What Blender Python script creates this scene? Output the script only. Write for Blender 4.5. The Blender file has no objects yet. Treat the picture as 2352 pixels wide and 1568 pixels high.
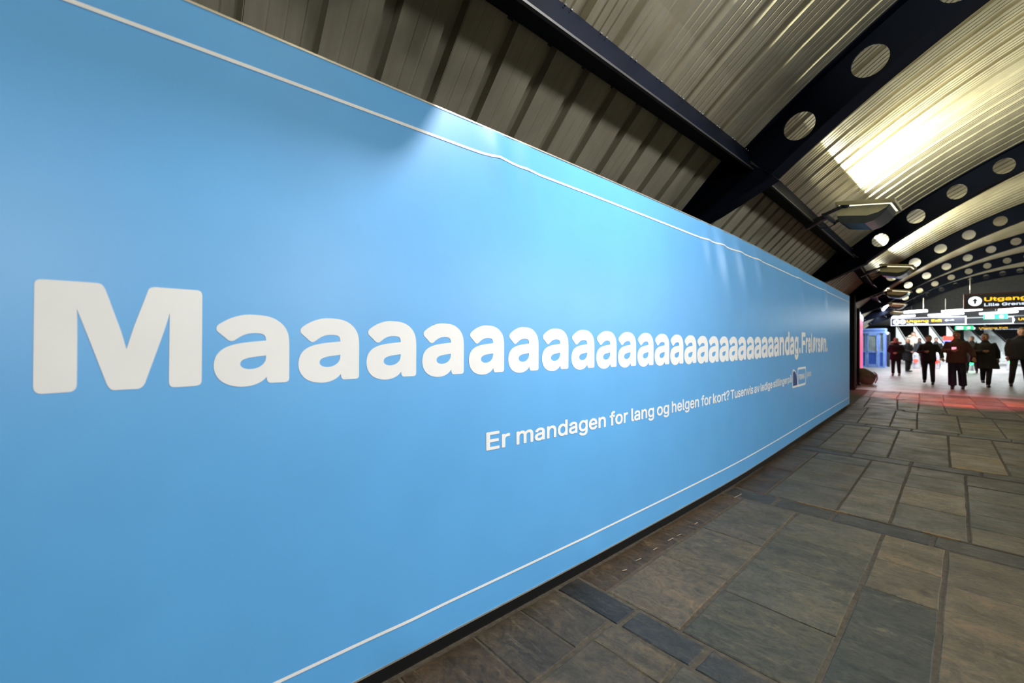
import bpy, bmesh, math, random
from mathutils import Vector, Matrix
from mathutils.geometry import tessellate_polygon
random.seed(7)
S = bpy.context.scene
COL = S.collection
PI = math.pi

# ------------------------------------------------------------------ camera, world, exposure
FPX, CX, CY, EYE = 980.0, 1176.0, 790.0, 1.45
YAW = math.atan2(2300 - CX, FPX)
SN, CS = math.sin(YAW), math.cos(YAW)
cam = bpy.data.cameras.new('camera')
cam.sensor_width = 36.0
cam.lens = FPX / 2352 * 36.0
cam.shift_y = 6.0 / 2352
cam.clip_start = 0.05
cam.dof.use_dof = True
cam.dof.focus_distance = 2.6
cam.dof.aperture_fstop = 1.6
camo = bpy.data.objects.new('camera', cam)
COL.objects.link(camo)
camo.location = (0, 0, EYE)
camo.rotation_euler = (PI / 2, 0, YAW)
S.camera = camo

w = bpy.data.worlds.new('world')
S.world = w
w.use_nodes = True
w.node_tree.nodes['Background'].inputs[0].default_value = (0.75, 0.85, 1.0, 1)
w.node_tree.nodes['Background'].inputs[1].default_value = 0.02
S.view_settings.view_transform = 'Standard'
S.view_settings.look = 'None'
S.view_settings.exposure = 0.2
S.view_settings.gamma = 1.0
S.view_settings.use_curve_mapping = False

LAMP_W = 350.0          # floodlights that shine up at the vault
LAMP_COL = (0.98, 0.97, 0.72)
FLOOD_COL = (0.96, 0.98, 1.0)
TUBE_W = 130.0           # fluorescent fittings of the far hall
RED_W = 5500.0
FLOOD_W = 1000.0        # right hand floodlights aimed across at the hoarding
ADDED_SPOT_W = 680.0          # added spot standing in for light bounced off the vault


def light(name, kind, loc, rot, energy, color=(1, 1, 1), **kw):
    l = bpy.data.lights.new(name, kind)
    l.energy = energy
    l.color = color
    for k, v in kw.items():
        setattr(l, k, v)
    o = bpy.data.objects.new(name, l)
    o.location = loc
    o.rotation_euler = rot
    COL.objects.link(o)
    return o


# ------------------------------------------------------------------ helpers
def tag(o, label=None, cat=None, group=None, kind=None):
    if label: o['label'] = label
    if cat: o['category'] = cat
    if group: o['group'] = group
    if kind: o['kind'] = kind
    return o


def empty(name, loc=(0, 0, 0), rz=0, parent=None):
    o = bpy.data.objects.new(name, None)
    o.empty_display_size = 0.1
    o.location = loc
    o.rotation_euler = (0, 0, rz)
    o.parent = parent
    COL.objects.link(o)
    return o


def link(name, me, mat=None, parent=None, loc=None):
    o = bpy.data.objects.new(name, me)
    if mat is not None and not me.materials:
        me.materials.append(mat)
    if parent is not None:
        o.parent = parent
    if loc is not None:
        o.location = loc
    COL.objects.link(o)
    return o


class MB:
    def __init__(s):
        s.v = []; s.f = []; s.sm = []

    def add(s, vs, fs, smooth=False):
        n = len(s.v)
        s.v += [tuple(p) for p in vs]
        s.f += [tuple(i + n for i in f) for f in fs]
        s.sm += [smooth] * len(fs)
        return s

    def box(s, x0, x1, y0, y1, z0, z1):
        vs = [(x, y, z) for z in (z0, z1) for y in (y0, y1) for x in (x0, x1)]
        return s.add(vs, [(0, 2, 3, 1), (4, 5, 7, 6), (0, 1, 5, 4), (2, 6, 7, 3), (0, 4, 6, 2), (1, 3, 7, 5)])

    def bar(s, p, q, wd, ht, up=(0, 0, 1)):
        p, q, up = Vector(p), Vector(q), Vector(up)
        d = (q - p).normalized()
        a = d.cross(up)
        if a.length < 1e-4: a = d.cross(Vector((1, 0, 0)))
        a.normalize(); b = a.cross(d)
        vs = []
        for c in (p, q):
            for i, j in ((-1, -1), (1, -1), (1, 1), (-1, 1)):
                vs.append(c + a * (i * wd / 2) + b * (j * ht / 2))
        return s.add(vs, [(0, 1, 2, 3)[::-1], (4, 5, 6, 7), (0, 1, 5, 4), (1, 2, 6, 5), (2, 3, 7, 6), (3, 0, 4, 7)])

    def tube(s, pts, r, n=10, cap=True):
        pts = [Vector(p) for p in pts]
        rs = r if isinstance(r, (list, tuple)) else [r] * len(pts)
        vs, fs = [], []
        prev = None
        for i, p in enumerate(pts):
            d = (pts[min(i + 1, len(pts) - 1)] - pts[max(i - 1, 0)]).normalized()
            if prev is None:
                a = d.cross(Vector((0, 0, 1)))
                if a.length < 0.05: a = d.cross(Vector((0, 1, 0)))
            else:
                a = prev - d * prev.dot(d)
            a.normalize(); prev = a
            b = d.cross(a)
            for k in range(n):
                t = 2 * PI * k / n
                vs.append(p + a * (math.cos(t) * rs[i]) + b * (math.sin(t) * rs[i]))
        for i in range(len(pts) - 1):
            for k in range(n):
                k2 = (k + 1) % n
                fs.append((i * n + k, i * n + k2, (i + 1) * n + k2, (i + 1) * n + k))
        if cap:
            fs.append(tuple(range(n))[::-1]); m = (len(pts) - 1) * n
            fs.append(tuple(range(m, m + n)))
        return s.add(vs, fs, True)

    def loft(s, rings, n=16, p=2.0):
        """rings: (cx, cy, cz, rx, ry) stacked, superellipse cross sections"""
        vs, fs = [], []
        for (cx, cy, cz, rx, ry) in rings:
            for k in range(n):
                t = 2 * PI * k / n
                c, q = math.cos(t), math.sin(t)
                vs.append((cx + rx * math.copysign(abs(c) ** (2 / p), c), cy + ry * math.copysign(abs(q) ** (2 / p), q), cz))
        for i in range(len(rings) - 1):
            for k in range(n):
                k2 = (k + 1) % n
                fs.append((i * n + k, i * n + k2, (i + 1) * n + k2, (i + 1) * n + k))
        fs.append(tuple(range(n))[::-1]); m = (len(rings) - 1) * n
        fs.append(tuple(range(m, m + n)))
        return s.add(vs, fs, True)

    def prism(s, poly, a0, a1, axis='y'):
        """polygon in (x,z) extruded along y, or (y,z) along x, or (x,y) along z"""
        n = len(poly); vs = []
        for a in (a0, a1):
            for (u, v) in poly:
                vs.append({'y': (u, a, v), 'x': (a, u, v), 'z': (u, v, a)}[axis])
        fs = [tuple(range(n)), tuple(range(n, 2 * n))[::-1]]
        fs += [(i, i + n, (i + 1) % n + n, (i + 1) % n) for i in range(n)]
        return s.add(vs, fs)

    def ball(s, c, r, n=12, m=8):
        c = Vector(c)
        rr = r if isinstance(r, (tuple, list)) else (r, r, r)
        rings = []
        for i in range(m + 1):
            t = -PI / 2 + PI * i / m
            k = max(math.cos(t), 0.03)
            rings.append((c.x, c.y, c.z + rr[2] * math.sin(t), rr[0] * k, rr[1] * k))
        return s.loft(rings, n)

    def mesh(s, name):
        me = bpy.data.meshes.new(name)
        me.from_pydata(s.v, [], s.f)
        for i, p in enumerate(me.polygons):
            p.use_smooth = s.sm[i]
        bm = bmesh.new(); bm.from_mesh(me)
        bmesh.ops.recalc_face_normals(bm, faces=bm.faces)
        bm.to_mesh(me); bm.free()
        return me

    def build(s, name, mat, parent=None, loc=None):
        return link(name, s.mesh(name), mat, parent, loc)


def remesh(mb, name, mat, parent, voxel, smooth=2):
    """fuse the lofted volumes into one continuous skin"""
    me = mb.mesh(name)
    o = bpy.data.objects.new(name, me)
    COL.objects.link(o)
    m = o.modifiers.new('fuse', 'REMESH'); m.mode = 'VOXEL'; m.voxel_size = voxel; m.use_smooth_shade = True
    q = o.modifiers.new('smooth', 'SMOOTH'); q.factor = 0.5; q.iterations = smooth
    dg = bpy.context.evaluated_depsgraph_get()
    new = bpy.data.meshes.new_from_object(o.evaluated_get(dg))
    new.name = name
    bpy.data.objects.remove(o)
    for p in new.polygons: p.use_smooth = True
    new.materials.clear()
    return link(name, new, mat, parent)


# ------------------------------------------------------------------ materials
MATS = {}


def nodes_of(m):
    m.use_nodes = True
    nt = m.node_tree
    return nt, nt.nodes['Principled BSDF']


def ramp(nt, fac, stops):
    r = nt.nodes.new('ShaderNodeValToRGB')
    els = r.color_ramp.elements
    while len(els) < len(stops): els.new(0.5)
    for e, (p, c) in zip(els, stops):
        e.position = p
        e.color = (*c, 1) if len(c) == 3 else c
    nt.links.new(fac, r.inputs[0])
    return r.outputs[0]


def noise(nt, scale, detail=4, rough=0.55, stretch=None, dist=0.0):
    g = nt.nodes.new('ShaderNodeNewGeometry')
    src = g.outputs['Position']
    if stretch:
        mp = nt.nodes.new('ShaderNodeMapping'); mp.inputs['Scale'].default_value = stretch
        nt.links.new(src, mp.inputs[0]); src = mp.outputs[0]
    t = nt.nodes.new('ShaderNodeTexNoise')
    t.inputs['Scale'].default_value = scale; t.inputs['Detail'].default_value = detail
    t.inputs['Roughness'].default_value = rough; t.inputs['Distortion'].default_value = dist
    nt.links.new(src, t.inputs['Vector'])
    return t.outputs[0]


def mixc(nt, mode, fac, a, b):
    m = nt.nodes.new('ShaderNodeMix'); m.data_type = 'RGBA'; m.blend_type = mode
    for sock, v in ((m.inputs[0], fac), (m.inputs[6], a), (m.inputs[7], b)):
        if hasattr(v, 'links'): nt.links.new(v, sock)
        elif isinstance(v, (int, float)): sock.default_value = v
        else: sock.default_value = (*v, 1)
    return m.outputs[2]


def bump(nt, b, h, strength, dist=0.01):
    n = nt.nodes.new('ShaderNodeBump'); n.inputs['Strength'].default_value = strength
    n.inputs['Distance'].default_value = dist
    nt.links.new(h, n.inputs['Height']); nt.links.new(n.outputs[0], b.inputs['Normal'])


def mat(name, col, rough=0.6, metal=0.0, var=0.15, scale=6.0, bmp=0.0, spec=0.5, emit=None, es=0.0, stretch=None):
    if name in MATS: return MATS[name]
    m = bpy.data.materials.new(name)
    nt, b = nodes_of(m)
    b.inputs['Roughness'].default_value = rough
    b.inputs['Metallic'].default_value = metal
    b.inputs['Specular IOR Level'].default_value = spec
    n = noise(nt, scale, 5, stretch=stretch)
    lo = tuple(max(0, c * (1 - var)) for c in col); hi = tuple(min(1, c * (1 + var)) for c in col)
    nt.links.new(ramp(nt, n, [(0.3, lo), (0.7, hi)]), b.inputs['Base Color'])
    if bmp: bump(nt, b, noise(nt, scale * 6, 4), bmp)
    if emit:
        b.inputs['Emission Color'].default_value = (*emit, 1)
        b.inputs['Emission Strength'].default_value = es
    MATS[name] = m
    return m


def m_stone():
    m = bpy.data.materials.new('paving_stone'); nt, b = nodes_of(m)
    oi = nt.nodes.new('ShaderNodeObjectInfo')
    base = oi.outputs['Color']
    big = noise(nt, 2.2, 6, 0.62, (1.0, 2.2, 1), 0.6)
    c1 = mixc(nt, 'MULTIPLY', 1.0, base, ramp(nt, big, [(0.30, (0.60, 0.62, 0.60)), (0.50, (1, 1, 1)), (0.72, (1.40, 1.24, 1.05))]))
    streak = noise(nt, 5.5, 7, 0.7, (0.55, 3.0, 1), 1.2)
    c2 = mixc(nt, 'MIX', ramp(nt, streak, [(0.56, (0, 0, 0)), (0.68, (0.6, 0.6, 0.6))]), c1, (0.175, 0.138, 0.090))
    blot = noise(nt, 9.0, 8, 0.72, (1, 1.3, 1), 2.2)
    c2 = mixc(nt, 'MULTIPLY', 1.0, c2, ramp(nt, blot, [(0.34, (0.56, 0.57, 0.57)), (0.50, (1, 1, 1)), (0.64, (1.45, 1.34, 1.18))]))
    fine = noise(nt, 95, 6, 0.7)
    c3 = mixc(nt, 'MULTIPLY', 1.0, c2, ramp(nt, fine, [(0.3, (0.72, 0.72, 0.72)), (0.7, (1.22, 1.22, 1.22))]))
    speck = noise(nt, 210, 2, 0.5)
    c4 = mixc(nt, 'MIX', ramp(nt, speck, [(0.73, (0, 0, 0)), (0.78, (0.55, 0.55, 0.55))]), c3, (0.30, 0.26, 0.20))
    nt.links.new(c4, b.inputs['Base Color'])
    rr = ramp(nt, noise(nt, 3.1, 5, 0.6), [(0.3, (0.34, 0.34, 0.34)), (0.7, (0.60, 0.60, 0.60))])
    nt.links.new(rr, b.inputs['Roughness'])
    b.inputs['Specular IOR Level'].default_value = 0.42
    mixh = nt.nodes.new('ShaderNodeMath'); mixh.operation = 'MULTIPLY_ADD'
    nt.links.new(noise(nt, 26, 8, 0.68, (1, 2, 1), 0.8), mixh.inputs[0]); mixh.inputs[1].default_value = 0.8
    nt.links.new(noise(nt, 7, 5, 0.6), mixh.inputs[2])
    bump(nt, b, mixh.outputs[0], 0.8, 0.008)
    return m


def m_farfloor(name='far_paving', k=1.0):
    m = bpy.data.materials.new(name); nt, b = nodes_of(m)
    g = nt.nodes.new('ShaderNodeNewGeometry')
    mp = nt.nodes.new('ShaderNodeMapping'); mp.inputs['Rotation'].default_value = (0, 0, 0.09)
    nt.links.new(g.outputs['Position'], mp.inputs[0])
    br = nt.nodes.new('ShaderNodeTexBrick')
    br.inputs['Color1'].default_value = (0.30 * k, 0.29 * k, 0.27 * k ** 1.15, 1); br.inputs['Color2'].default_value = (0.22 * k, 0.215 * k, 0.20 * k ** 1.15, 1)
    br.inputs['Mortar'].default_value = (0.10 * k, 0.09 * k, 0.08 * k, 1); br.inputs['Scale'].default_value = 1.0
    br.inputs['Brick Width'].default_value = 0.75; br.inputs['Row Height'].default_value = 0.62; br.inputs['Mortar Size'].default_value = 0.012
    nt.links.new(mp.outputs[0], br.inputs[0])
    n = noise(nt, 1.4, 6)
    nt.links.new(mixc(nt, 'MULTIPLY', 1.0, br.outputs[0], ramp(nt, n, [(0.3, (0.8, 0.8, 0.8)), (0.7, (1.15, 1.15, 1.15))])), b.inputs['Base Color'])
    b.inputs['Roughness'].default_value = 0.42
    bump(nt, b, noise(nt, 20, 5), 0.25, 0.005)
    return m


def m_sheet(name, col, metal, rough):
    m = bpy.data.materials.new(name); nt, b = nodes_of(m)
    n1 = noise(nt, 1.3, 7, 0.65, (1, 1, 1), 0.5)
    c = mixc(nt, 'MULTIPLY', 1.0, col, ramp(nt, n1, [(0.3, (0.78, 0.76, 0.70)), (0.65, (1.08, 1.06, 1.0))]))
    n2 = noise(nt, 9, 8, 0.7, (0.25, 2.5, 0.25), 0.3)
    c = mixc(nt, 'MULTIPLY', 1.0, c, ramp(nt, n2, [(0.35, (0.90, 0.89, 0.86)), (0.6, (1, 1, 1))]))
    nt.links.new(c, b.inputs['Base Color'])
    b.inputs['Metallic'].default_value = metal
    nt.links.new(ramp(nt, noise(nt, 2, 3, 0.5, (0.3, 3, 0.3)), [(0.3, (rough - .03,) * 3), (0.7, (rough + .05,) * 3)]), b.inputs['Roughness'])
    return m


def m_fabric(name, col, sheen=0.25, rough=0.6, spec=0.3):
    m = bpy.data.materials.new(name); nt, b = nodes_of(m)
    n = noise(nt, 3, 4)
    nt.links.new(ramp(nt, n, [(0.3, tuple(c * .97 for c in col)), (0.7, tuple(min(1, c * 1.03) for c in col))]), b.inputs['Base Color'])
    b.inputs['Roughness'].default_value = rough
    b.inputs['Specular IOR Level'].default_value = spec
    b.inputs['Sheen Weight'].default_value = sheen
    b.inputs['Sheen Roughness'].default_value = 0.45
    bump(nt, b, noise(nt, 420, 2), 0.06, 0.002)
    return m


STONE = m_stone()
FARFLOOR = m_farfloor()  # light grey stone, made paler in colour for the hall light
SHEET = m_sheet('vault_sheet_metal', (0.47, 0.44, 0.35), 0.58, 0.31)
EAVE = m_sheet('eaves_sheet_metal', (0.36, 0.34, 0.265), 0.1, 0.55)
NAVY = mat('navy_steel_paint', (0.0025, 0.004, 0.010), 0.6, var=0.25, scale=3, spec=0.06)
BLACK = mat('black_board', (0.004, 0.004, 0.004), 0.7, spec=0.3)
BLUE = m_fabric('sky_blue_print', (0.105, 0.405, 0.80), 0.06, 0.38, 0.75)
WHITE = m_fabric('white_print', (0.86, 0.85, 0.83), 0.15)
LOGO = m_fabric('deep_blue_print', (0.006, 0.045, 0.20), 0.1)
ALU = mat('aluminium_edge', (0.62, 0.56, 0.47), 0.35, 0.8)
MORTAR = mat('mortar', (0.092, 0.073, 0.051), 0.9, var=0.35, scale=30, bmp=0.4)

# ------------------------------------------------------------------ the line of the tunnel
WP = [(-9, 1.71), (0, 1.71), (2, 1.719), (3.3, 1.742), (4.55, 1.776), (5.5, 1.83), (6.45, 1.893), (9, 2.07), (12.31, 2.295), (20, 2.95)]
OFF = [(-12, 0), (-1.7, 0), (4.75, -.07), (11.2, -.40), (17.5, -1.03), (24, -1.86), (30.4, -2.65), (36.8, -3.4), (44, -4.2), (70, -7.0)]


def lerp(tab, y):
    if y <= tab[0][0]: return tab[0][1]
    for (a, u), (b, v) in zip(tab, tab[1:]):
        if y <= b: return u + (v - u) * (y - a) / (b - a)
    return tab[-1][1]


def wx(y): return -(lerp(WP, y - .35) + lerp(WP, y) + lerp(WP, y + .35)) / 3
def off(y): return lerp(OFF, y)


def wall_y(px):
    """where a sight line at image column px meets the hoarding"""
    xr = (px - CX) / FPX
    a, b = CS * xr - SN, CS + SN * xr
    d = 1.7 / -a
    for _ in range(50): d = .5 * d + .5 * wx(d * b) / a
    return d * b, d


XC, ZC, RH = 5.03, -5.04, 10.6        # the arc on which the holes of the ribs lie
RS = RH + 0.21                        # underside of the vault sheets
A0 = math.asin((XC + 1.66) / RS)      # half angle of the vault


def vault(a, r): return (XC + r * math.sin(a), ZC + r * math.cos(a))


# ------------------------------------------------------------------ shell of the tunnel
RIBS = [-8.1, -1.7, 4.75, 11.2, 17.5, 24.0, 30.4, 36.8]
Y_END = 38.6
mb = MB()
NSEG = 40
vs, fs = [], []
ys = [-9.0] + RIBS[1:] + [Y_END]
for y in ys:
    for k in range(NSEG + 1):
        x, z = vault(-A0 - .16 + (2 * A0 + .32) * k / NSEG, RS + 0.16)
        vs.append((x + off(y), y, z))
for i in range(len(ys) - 1):
    for k in range(NSEG):
        a = i * (NSEG + 1) + k
        fs.append((a, a + 1, a + NSEG + 2, a + NSEG + 1))
mb.add(vs, fs)
ceiling = mb.build('ceiling', mat('roof_deck', (0.05, 0.048, 0.04), 0.9))
tag(ceiling, 'barrel vault of curved ribbed metal sheets over the passage', 'ceiling', kind='structure')

PER = 0.345
# one period of the sheet profile: (distance along the tunnel, rise of the sheet)
PROF = [(0, 0), (.050, 0), (.055, .009), (.064, .009), (.069, 0), (.118, 0), (.123, .009), (.132, .009), (.137, 0), (.185, 0), (.190, .009),
        (.199, .009), (.204, 0), (.240, 0), (.258, .052), (.320, .052), (.338, 0)]


EPROF = [(0, 0), (.085, 0), (.088, .0015), (.094, .0015), (.097, 0), (.165, 0), (.168, .0015), (.174, .0015), (.177, 0), (.248, 0), (.262, .055), (.325, .055), (.339, 0)]


def sheet(name, y0, nper, pts, normals, m, parent, prof=PROF):
    vs, fs = [], []
    row = []
    for p in range(nper):
        row += [(y0 + p * PER + a, h) for a, h in prof]
    row.append((y0 + nper * PER - .002, 0))
    for (x, z), (nx, nz) in zip(pts, normals):
        for (y, h) in row:
            vs.append((x + nx * h + off(y), y, z + nz * h))
    n = len(row)
    for i in range(len(pts) - 1):
        for k in range(n - 1):
            fs.append((i * n + k, i * n + k + 1, (i + 1) * n + k + 1, (i + 1) * n + k))
    me = bpy.data.meshes.new(name); me.from_pydata(vs, [], fs); me.update()
    return link(name, me, m, parent)


# eaves: straight sheets from the beam down behind the hoarding, 44 degrees
EL = (-1.88, 3.41)
ED = (-0.72, -0.694)
EN = (-0.694, 0.72)
vp, vn, rp, rn = [], [], [], []
for k in range(33):
    a = -A0 - .012 + (2 * A0 + .024) * k / 32
    vp.append(vault(a, RS)); vn.append((math.sin(a), math.cos(a)))
ep = [(EL[0] + .12 - ED[0] * 0 + ED[0] * t, EL[1] + .115 + ED[1] * t) for t in (0, .45, .9, 1.5)]
epr = [(2 * XC - x, z) for x, z in ep]
y = -8.95
while y < Y_END - .2:
    npn = 3 if y + 3 * PER < Y_END else 2
    sheet('roof_sheet', y, npn, vp, vn, SHEET, ceiling)
    sheet('eaves_sheet', y, npn, ep, [EN] * 4, EAVE, ceiling, EPROF)
    if y > 15: sheet('eaves_sheet', y, npn, epr, [(-EN[0], EN[1])] * 4, EAVE, ceiling, EPROF)
    y += npn * PER

# walls of the passage
def ribbon(name, xs, z0, z1, m, label, th=.1, kind='structure'):
    """wall that follows a list of (y, x) with a thickness towards -x (th>0) or +x"""
    b = MB(); vs, fs = [], []
    for (y, x) in xs:
        vs += [(x, y, z0), (x, y, z1), (x - th, y, z1), (x - th, y, z0)]
    for i in range(len(xs) - 1):
        for k in range(4):
            a, c = i * 4 + k, i * 4 + (k + 1) % 4
            fs.append((a, c, c + 4, a + 4))
    fs += [(0, 1, 2, 3), tuple(len(vs) - 4 + i for i in (3, 2, 1, 0))]
    b.add(vs, fs)
    o = b.build(name, m)
    return tag(o, label, 'wall', kind=kind)


CONC = mat('grey_wall_paint', (0.16, 0.155, 0.15), 0.75)
DARKW = mat('dark_wall_panel', (0.022, 0.023, 0.028), 0.6, var=0.3)
ybs = [-9 + i * .5 for i in range(44)]
ybs = [v for v in ybs if v < 12.3] + [12.305]
ribbon('wall_left', [(y, wx(y) - .035) for y in ybs], 0.0, 2.52, BLACK, 'black hoarding wall that carries the long blue banner', .12)
ribbon('wall_side', [(y, off(y) - 2.72) for y in [-9 + i for i in range(26)] + [17.2]], 0.0, 2.9, CONC, 'grey side wall hidden behind the hoarding', .15)
ribbon('wall_right', [(y, off(y) + 2 * XC + 2.2) for y in [-9 + i * 2 for i in range(24)]], 0.0, 3.3, CONC, 'plain grey wall on the far side of the passage', -.15)
tag(MB().box(-4, 14, -9.25, -9.05, 0, 6).build('wall_back', CONC), 'plain grey wall closing the passage behind the viewer', 'wall', kind='structure')

# ------------------------------------------------------------------ floor with single slabs
fl = MB().box(-6, 13, -9.2, 17.42, -0.09, -0.006).build('floor', MORTAR)
tag(fl, 'grey brown stone slab floor with dark cross bands', 'floor', kind='structure')
SLABS = 0
OLIVE, SLATE, TAN, SHADE_BROWN, DARK = (.108, .092, .062), (.066, .064, .052), (.160, .126, .080), (.060, .043, .029), (.026, .026, .028)


def slab(pts, colr, h=0.0):
    """pts: four corners counter-clockwise; edges get a small chipped wander"""
    global SLABS
    c = (sum(p[0] for p in pts) / 4, sum(p[1] for p in pts) / 4)
    ring = []
    for i in range(4):
        a, b = pts[i], pts[(i + 1) % 4]
        L = math.hypot(b[0] - a[0], b[1] - a[1])
        n = max(2, min(5, int(L / .16)))
        for k in range(n):
            t = k / n
            j = 0.0035
            ring.append((a[0] + (b[0] - a[0]) * t + random.uniform(-j, j) - c[0], a[1] + (b[1] - a[1]) * t + random.uniform(-j, j) - c[1]))
    n = len(ring)
    tx, ty = random.uniform(-.004, .004), random.uniform(-.004, .004)
    vs = [(x, y, -.03) for x, y in ring]
    vs += [(x, y, h - .005 + tx * x + ty * y) for x, y in ring]
    for x, y in ring:
        l = math.hypot(x, y); k = 1 - .007 / max(l, .05)
        vs.append((x * k, y * k, h + tx * x + ty * y))
    fs = [(i, (i + 1) % n, n + (i + 1) % n, n + i) for i in range(n)]
    fs += [(n + i, n + (i + 1) % n, 2 * n + (i + 1) % n, 2 * n + i) for i in range(n)]
    fs.append(tuple(range(2 * n, 3 * n)))
    me = bpy.data.meshes.new('slab'); me.from_pydata(vs, [], fs); me.update()
    o = link('slab', me, STONE, fl, (c[0], c[1], 0))
    v = random.uniform(.88, 1.12)
    o.color = (colr[0] * v * 1.12, colr[1] * v * 1.04, colr[2] * v * .92, 1)
    SLABS += 1


def row(y0, y1, cols, cuts, cols_col=None):
    cols = [(wx(y0) - .02, wx(y1) - .02)] + cols
    for i in range(len(cols) - 1):
        (a0, a1), (b0, b1) = cols[i], cols[i + 1]
        cy_ = sorted(cuts.get(i, [y0 + (y1 - y0) * t + random.uniform(-.1, .1) for t in random.choice([(.33, .66), (.5,), (.27, .55, .8), (.4, .7)])]))
        e = [y0] + cy_ + [y1]
        for k in range(len(e) - 1):
            p, q = e[k], e[k + 1]
            ap, aq = a0 + (a1 - a0) * (p - y0) / (y1 - y0), a0 + (a1 - a0) * (q - y0) / (y1 - y0)
            bp, bq = b0 + (b1 - b0) * (p - y0) / (y1 - y0), b0 + (b1 - b0) * (q - y0) / (y1 - y0)
            g, gl, gr = .0045, .0105, .0105
            cc = None
            if cols_col and (i, k) in cols_col: cc = cols_col[(i, k)]
            if cc is None: cc = SHADE_BROWN if i == 0 else random.choice([OLIVE, OLIVE, SLATE, TAN, (.10, .09, .068), (.072, .070, .058)])  # shade along the hoarding is put into the brown of the first column
            slab([(ap + gl, p + g), (bp - gr, p + g), (bq - gr, q - g), (aq + gl, q - g)], cc, random.uniform(-.002, .0025))


def band(y0, y1, joints, sh=0.0):
    j = [wx(y0) - .02] + joints
    for k in range(len(j) - 1):
        slab([(j[k] + .012, y0 + .008 + sh * k), (j[k + 1] - .012, y0 + .008 + sh * (k + 1)), (j[k + 1] - .012, y1 - .008 + sh * (k + 1)), (j[k] + .012, y1 - .008 + sh * k)],
             random.choice([DARK, (.036, .038, .040), (.044, .045, .043)]), random.uniform(-.003, .001))


row(-.5, 1.85, [(-1.22, -1.34), (-.85, -.96), (-.4, -.52), (.0, -.1), (.5, .42), (1.1, 1.0), (1.8, 1.7)],
    {0: [.3, .85, 1.25, 1.565], 1: [.1, .7, 1.28, 1.67], 2: [.5, 1.15, 1.5]},
    {(0, 4): (.060, .050, .038), (0, 3): (.055, .046, .036), (1, 4): (.105, .086, .060), (1, 3): (.085, .072, .054), (2, 3): (.075, .07, .055)})
band(1.86, 2.05, [-1.30, -.912, -.5, -.08, .35, .8, 1.3, 1.8])
row(2.065, 4.275, [(-1.524, -1.595), (-1.07, -1.155), (-.51, -.592), (-.172, -.252), (.40, .32), (.95, .87), (1.6, 1.5), (2.3, 2.2)],
    {0: [3.1], 1: [2.72, 3.365], 2: [2.6, 3.15, 3.7], 3: [3.28, 3.76], 4: [3.03, 3.67]},
    {(1, 0): (.105, .086, .062), (1, 1): (.10, .085, .06), (1, 2): (.078, .07, .055), (2, 0): (.066, .066, .053), (2, 1): (.075, .073, .057), (2, 2): (.068, .068, .055), (2, 3): (.082, .078, .06),
     (3, 0): (.046, .052, .048), (3, 1): (.112, .096, .068), (3, 2): (.122, .102, .07), (4, 0): (.105, .09, .064), (4, 1): (.112, .094, .068), (4, 2): (.098, .086, .064)})
band(4.29, 4.545, [-1.36, -.93, -.33, .2, .75, 1.3, 1.9, 2.5])
row(4.565, 6.88, [(-1.5, -1.615), (-.945, -1.065), (-.598, -.711), (-.154, -.262), (.33, .22), (.85, .75), (1.5, 1.4), (2.3, 2.2)],
    {0: [5.6, 6.4], 1: [5.25, 6.48], 2: [5.95], 3: [5.24, 5.9, 6.5], 4: [4.97, 5.38, 5.85, 6.4]},
    {(1, 0): SLATE, (1, 1): (.10, .09, .066), (1, 2): (.078, .078, .066), (2, 0): (.112, .102, .078), (2, 1): (.085, .083, .068), (3, 0): (.088, .086, .072), (3, 1): (.15, .126, .09),
     (3, 2): (.09, .086, .072), (3, 3): (.085, .085, .074), (4, 0): (.112, .102, .078), (4, 1): (.075, .078, .07), (4, 2): (.08, .08, .07), (4, 3): (.085, .083, .07)})
band(6.9, 7.16, [-1.30, -.72, -.15, .4, 1.0, 1.6, 2.3], .012)
row(7.19, 9.62, [(-1.70, -1.86), (-1.299, -1.49), (-.959, -1.13), (-.396, -.555), (.066, -.095), (.6, .45), (1.2, 1.05), (2.0, 1.85)], {})
band(9.64, 9.93, [-1.6, -1.0, -.45, .1, .7, 1.3, 2.0], .02)
row(9.97, 12.36, [(-1.75, -1.98), (-1.297, -1.5), (-.949, -1.167), (-.419, -.583), (.063, -.115), (.6, .42), (1.2, 1.0), (1.9, 1.7)], {})
band(12.38, 12.62, [-2.0, -1.4, -.8, -.2, .4, 1.0, 1.7], .02)
row(12.66, 14.92, [(-2.1, -2.33), (-1.514, -1.789), (-1.185, -1.37), (-.739, -.96), (-.2, -.45), (.3, .1), (.8, .6), (1.5, 1.3)], {})
band(14.94, 15.2, [-2.3, -1.7, -1.0, -.4, .2, .8, 1.5], .02)
row(15.24, 17.4, [(-2.4, -2.6), (-1.85, -2.0), (-1.4, -1.6), (-.95, -1.1), (-.4, -.6), (.1, -.1), (.7, .5), (1.4, 1.2)], {})
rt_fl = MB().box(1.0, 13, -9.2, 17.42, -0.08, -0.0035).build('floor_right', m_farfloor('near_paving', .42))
tag(rt_fl, 'grey brown stone paving on the right of the passage', 'floor', kind='structure')
far_fl = MB().box(-14, 13, 17.42, 75, -0.09, 0.0).build('floor_hall', FARFLOOR)
tag(far_fl, 'light grey stone floor of the ticket hall, its bright light put into the colour', 'floor', kind='structure')

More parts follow.
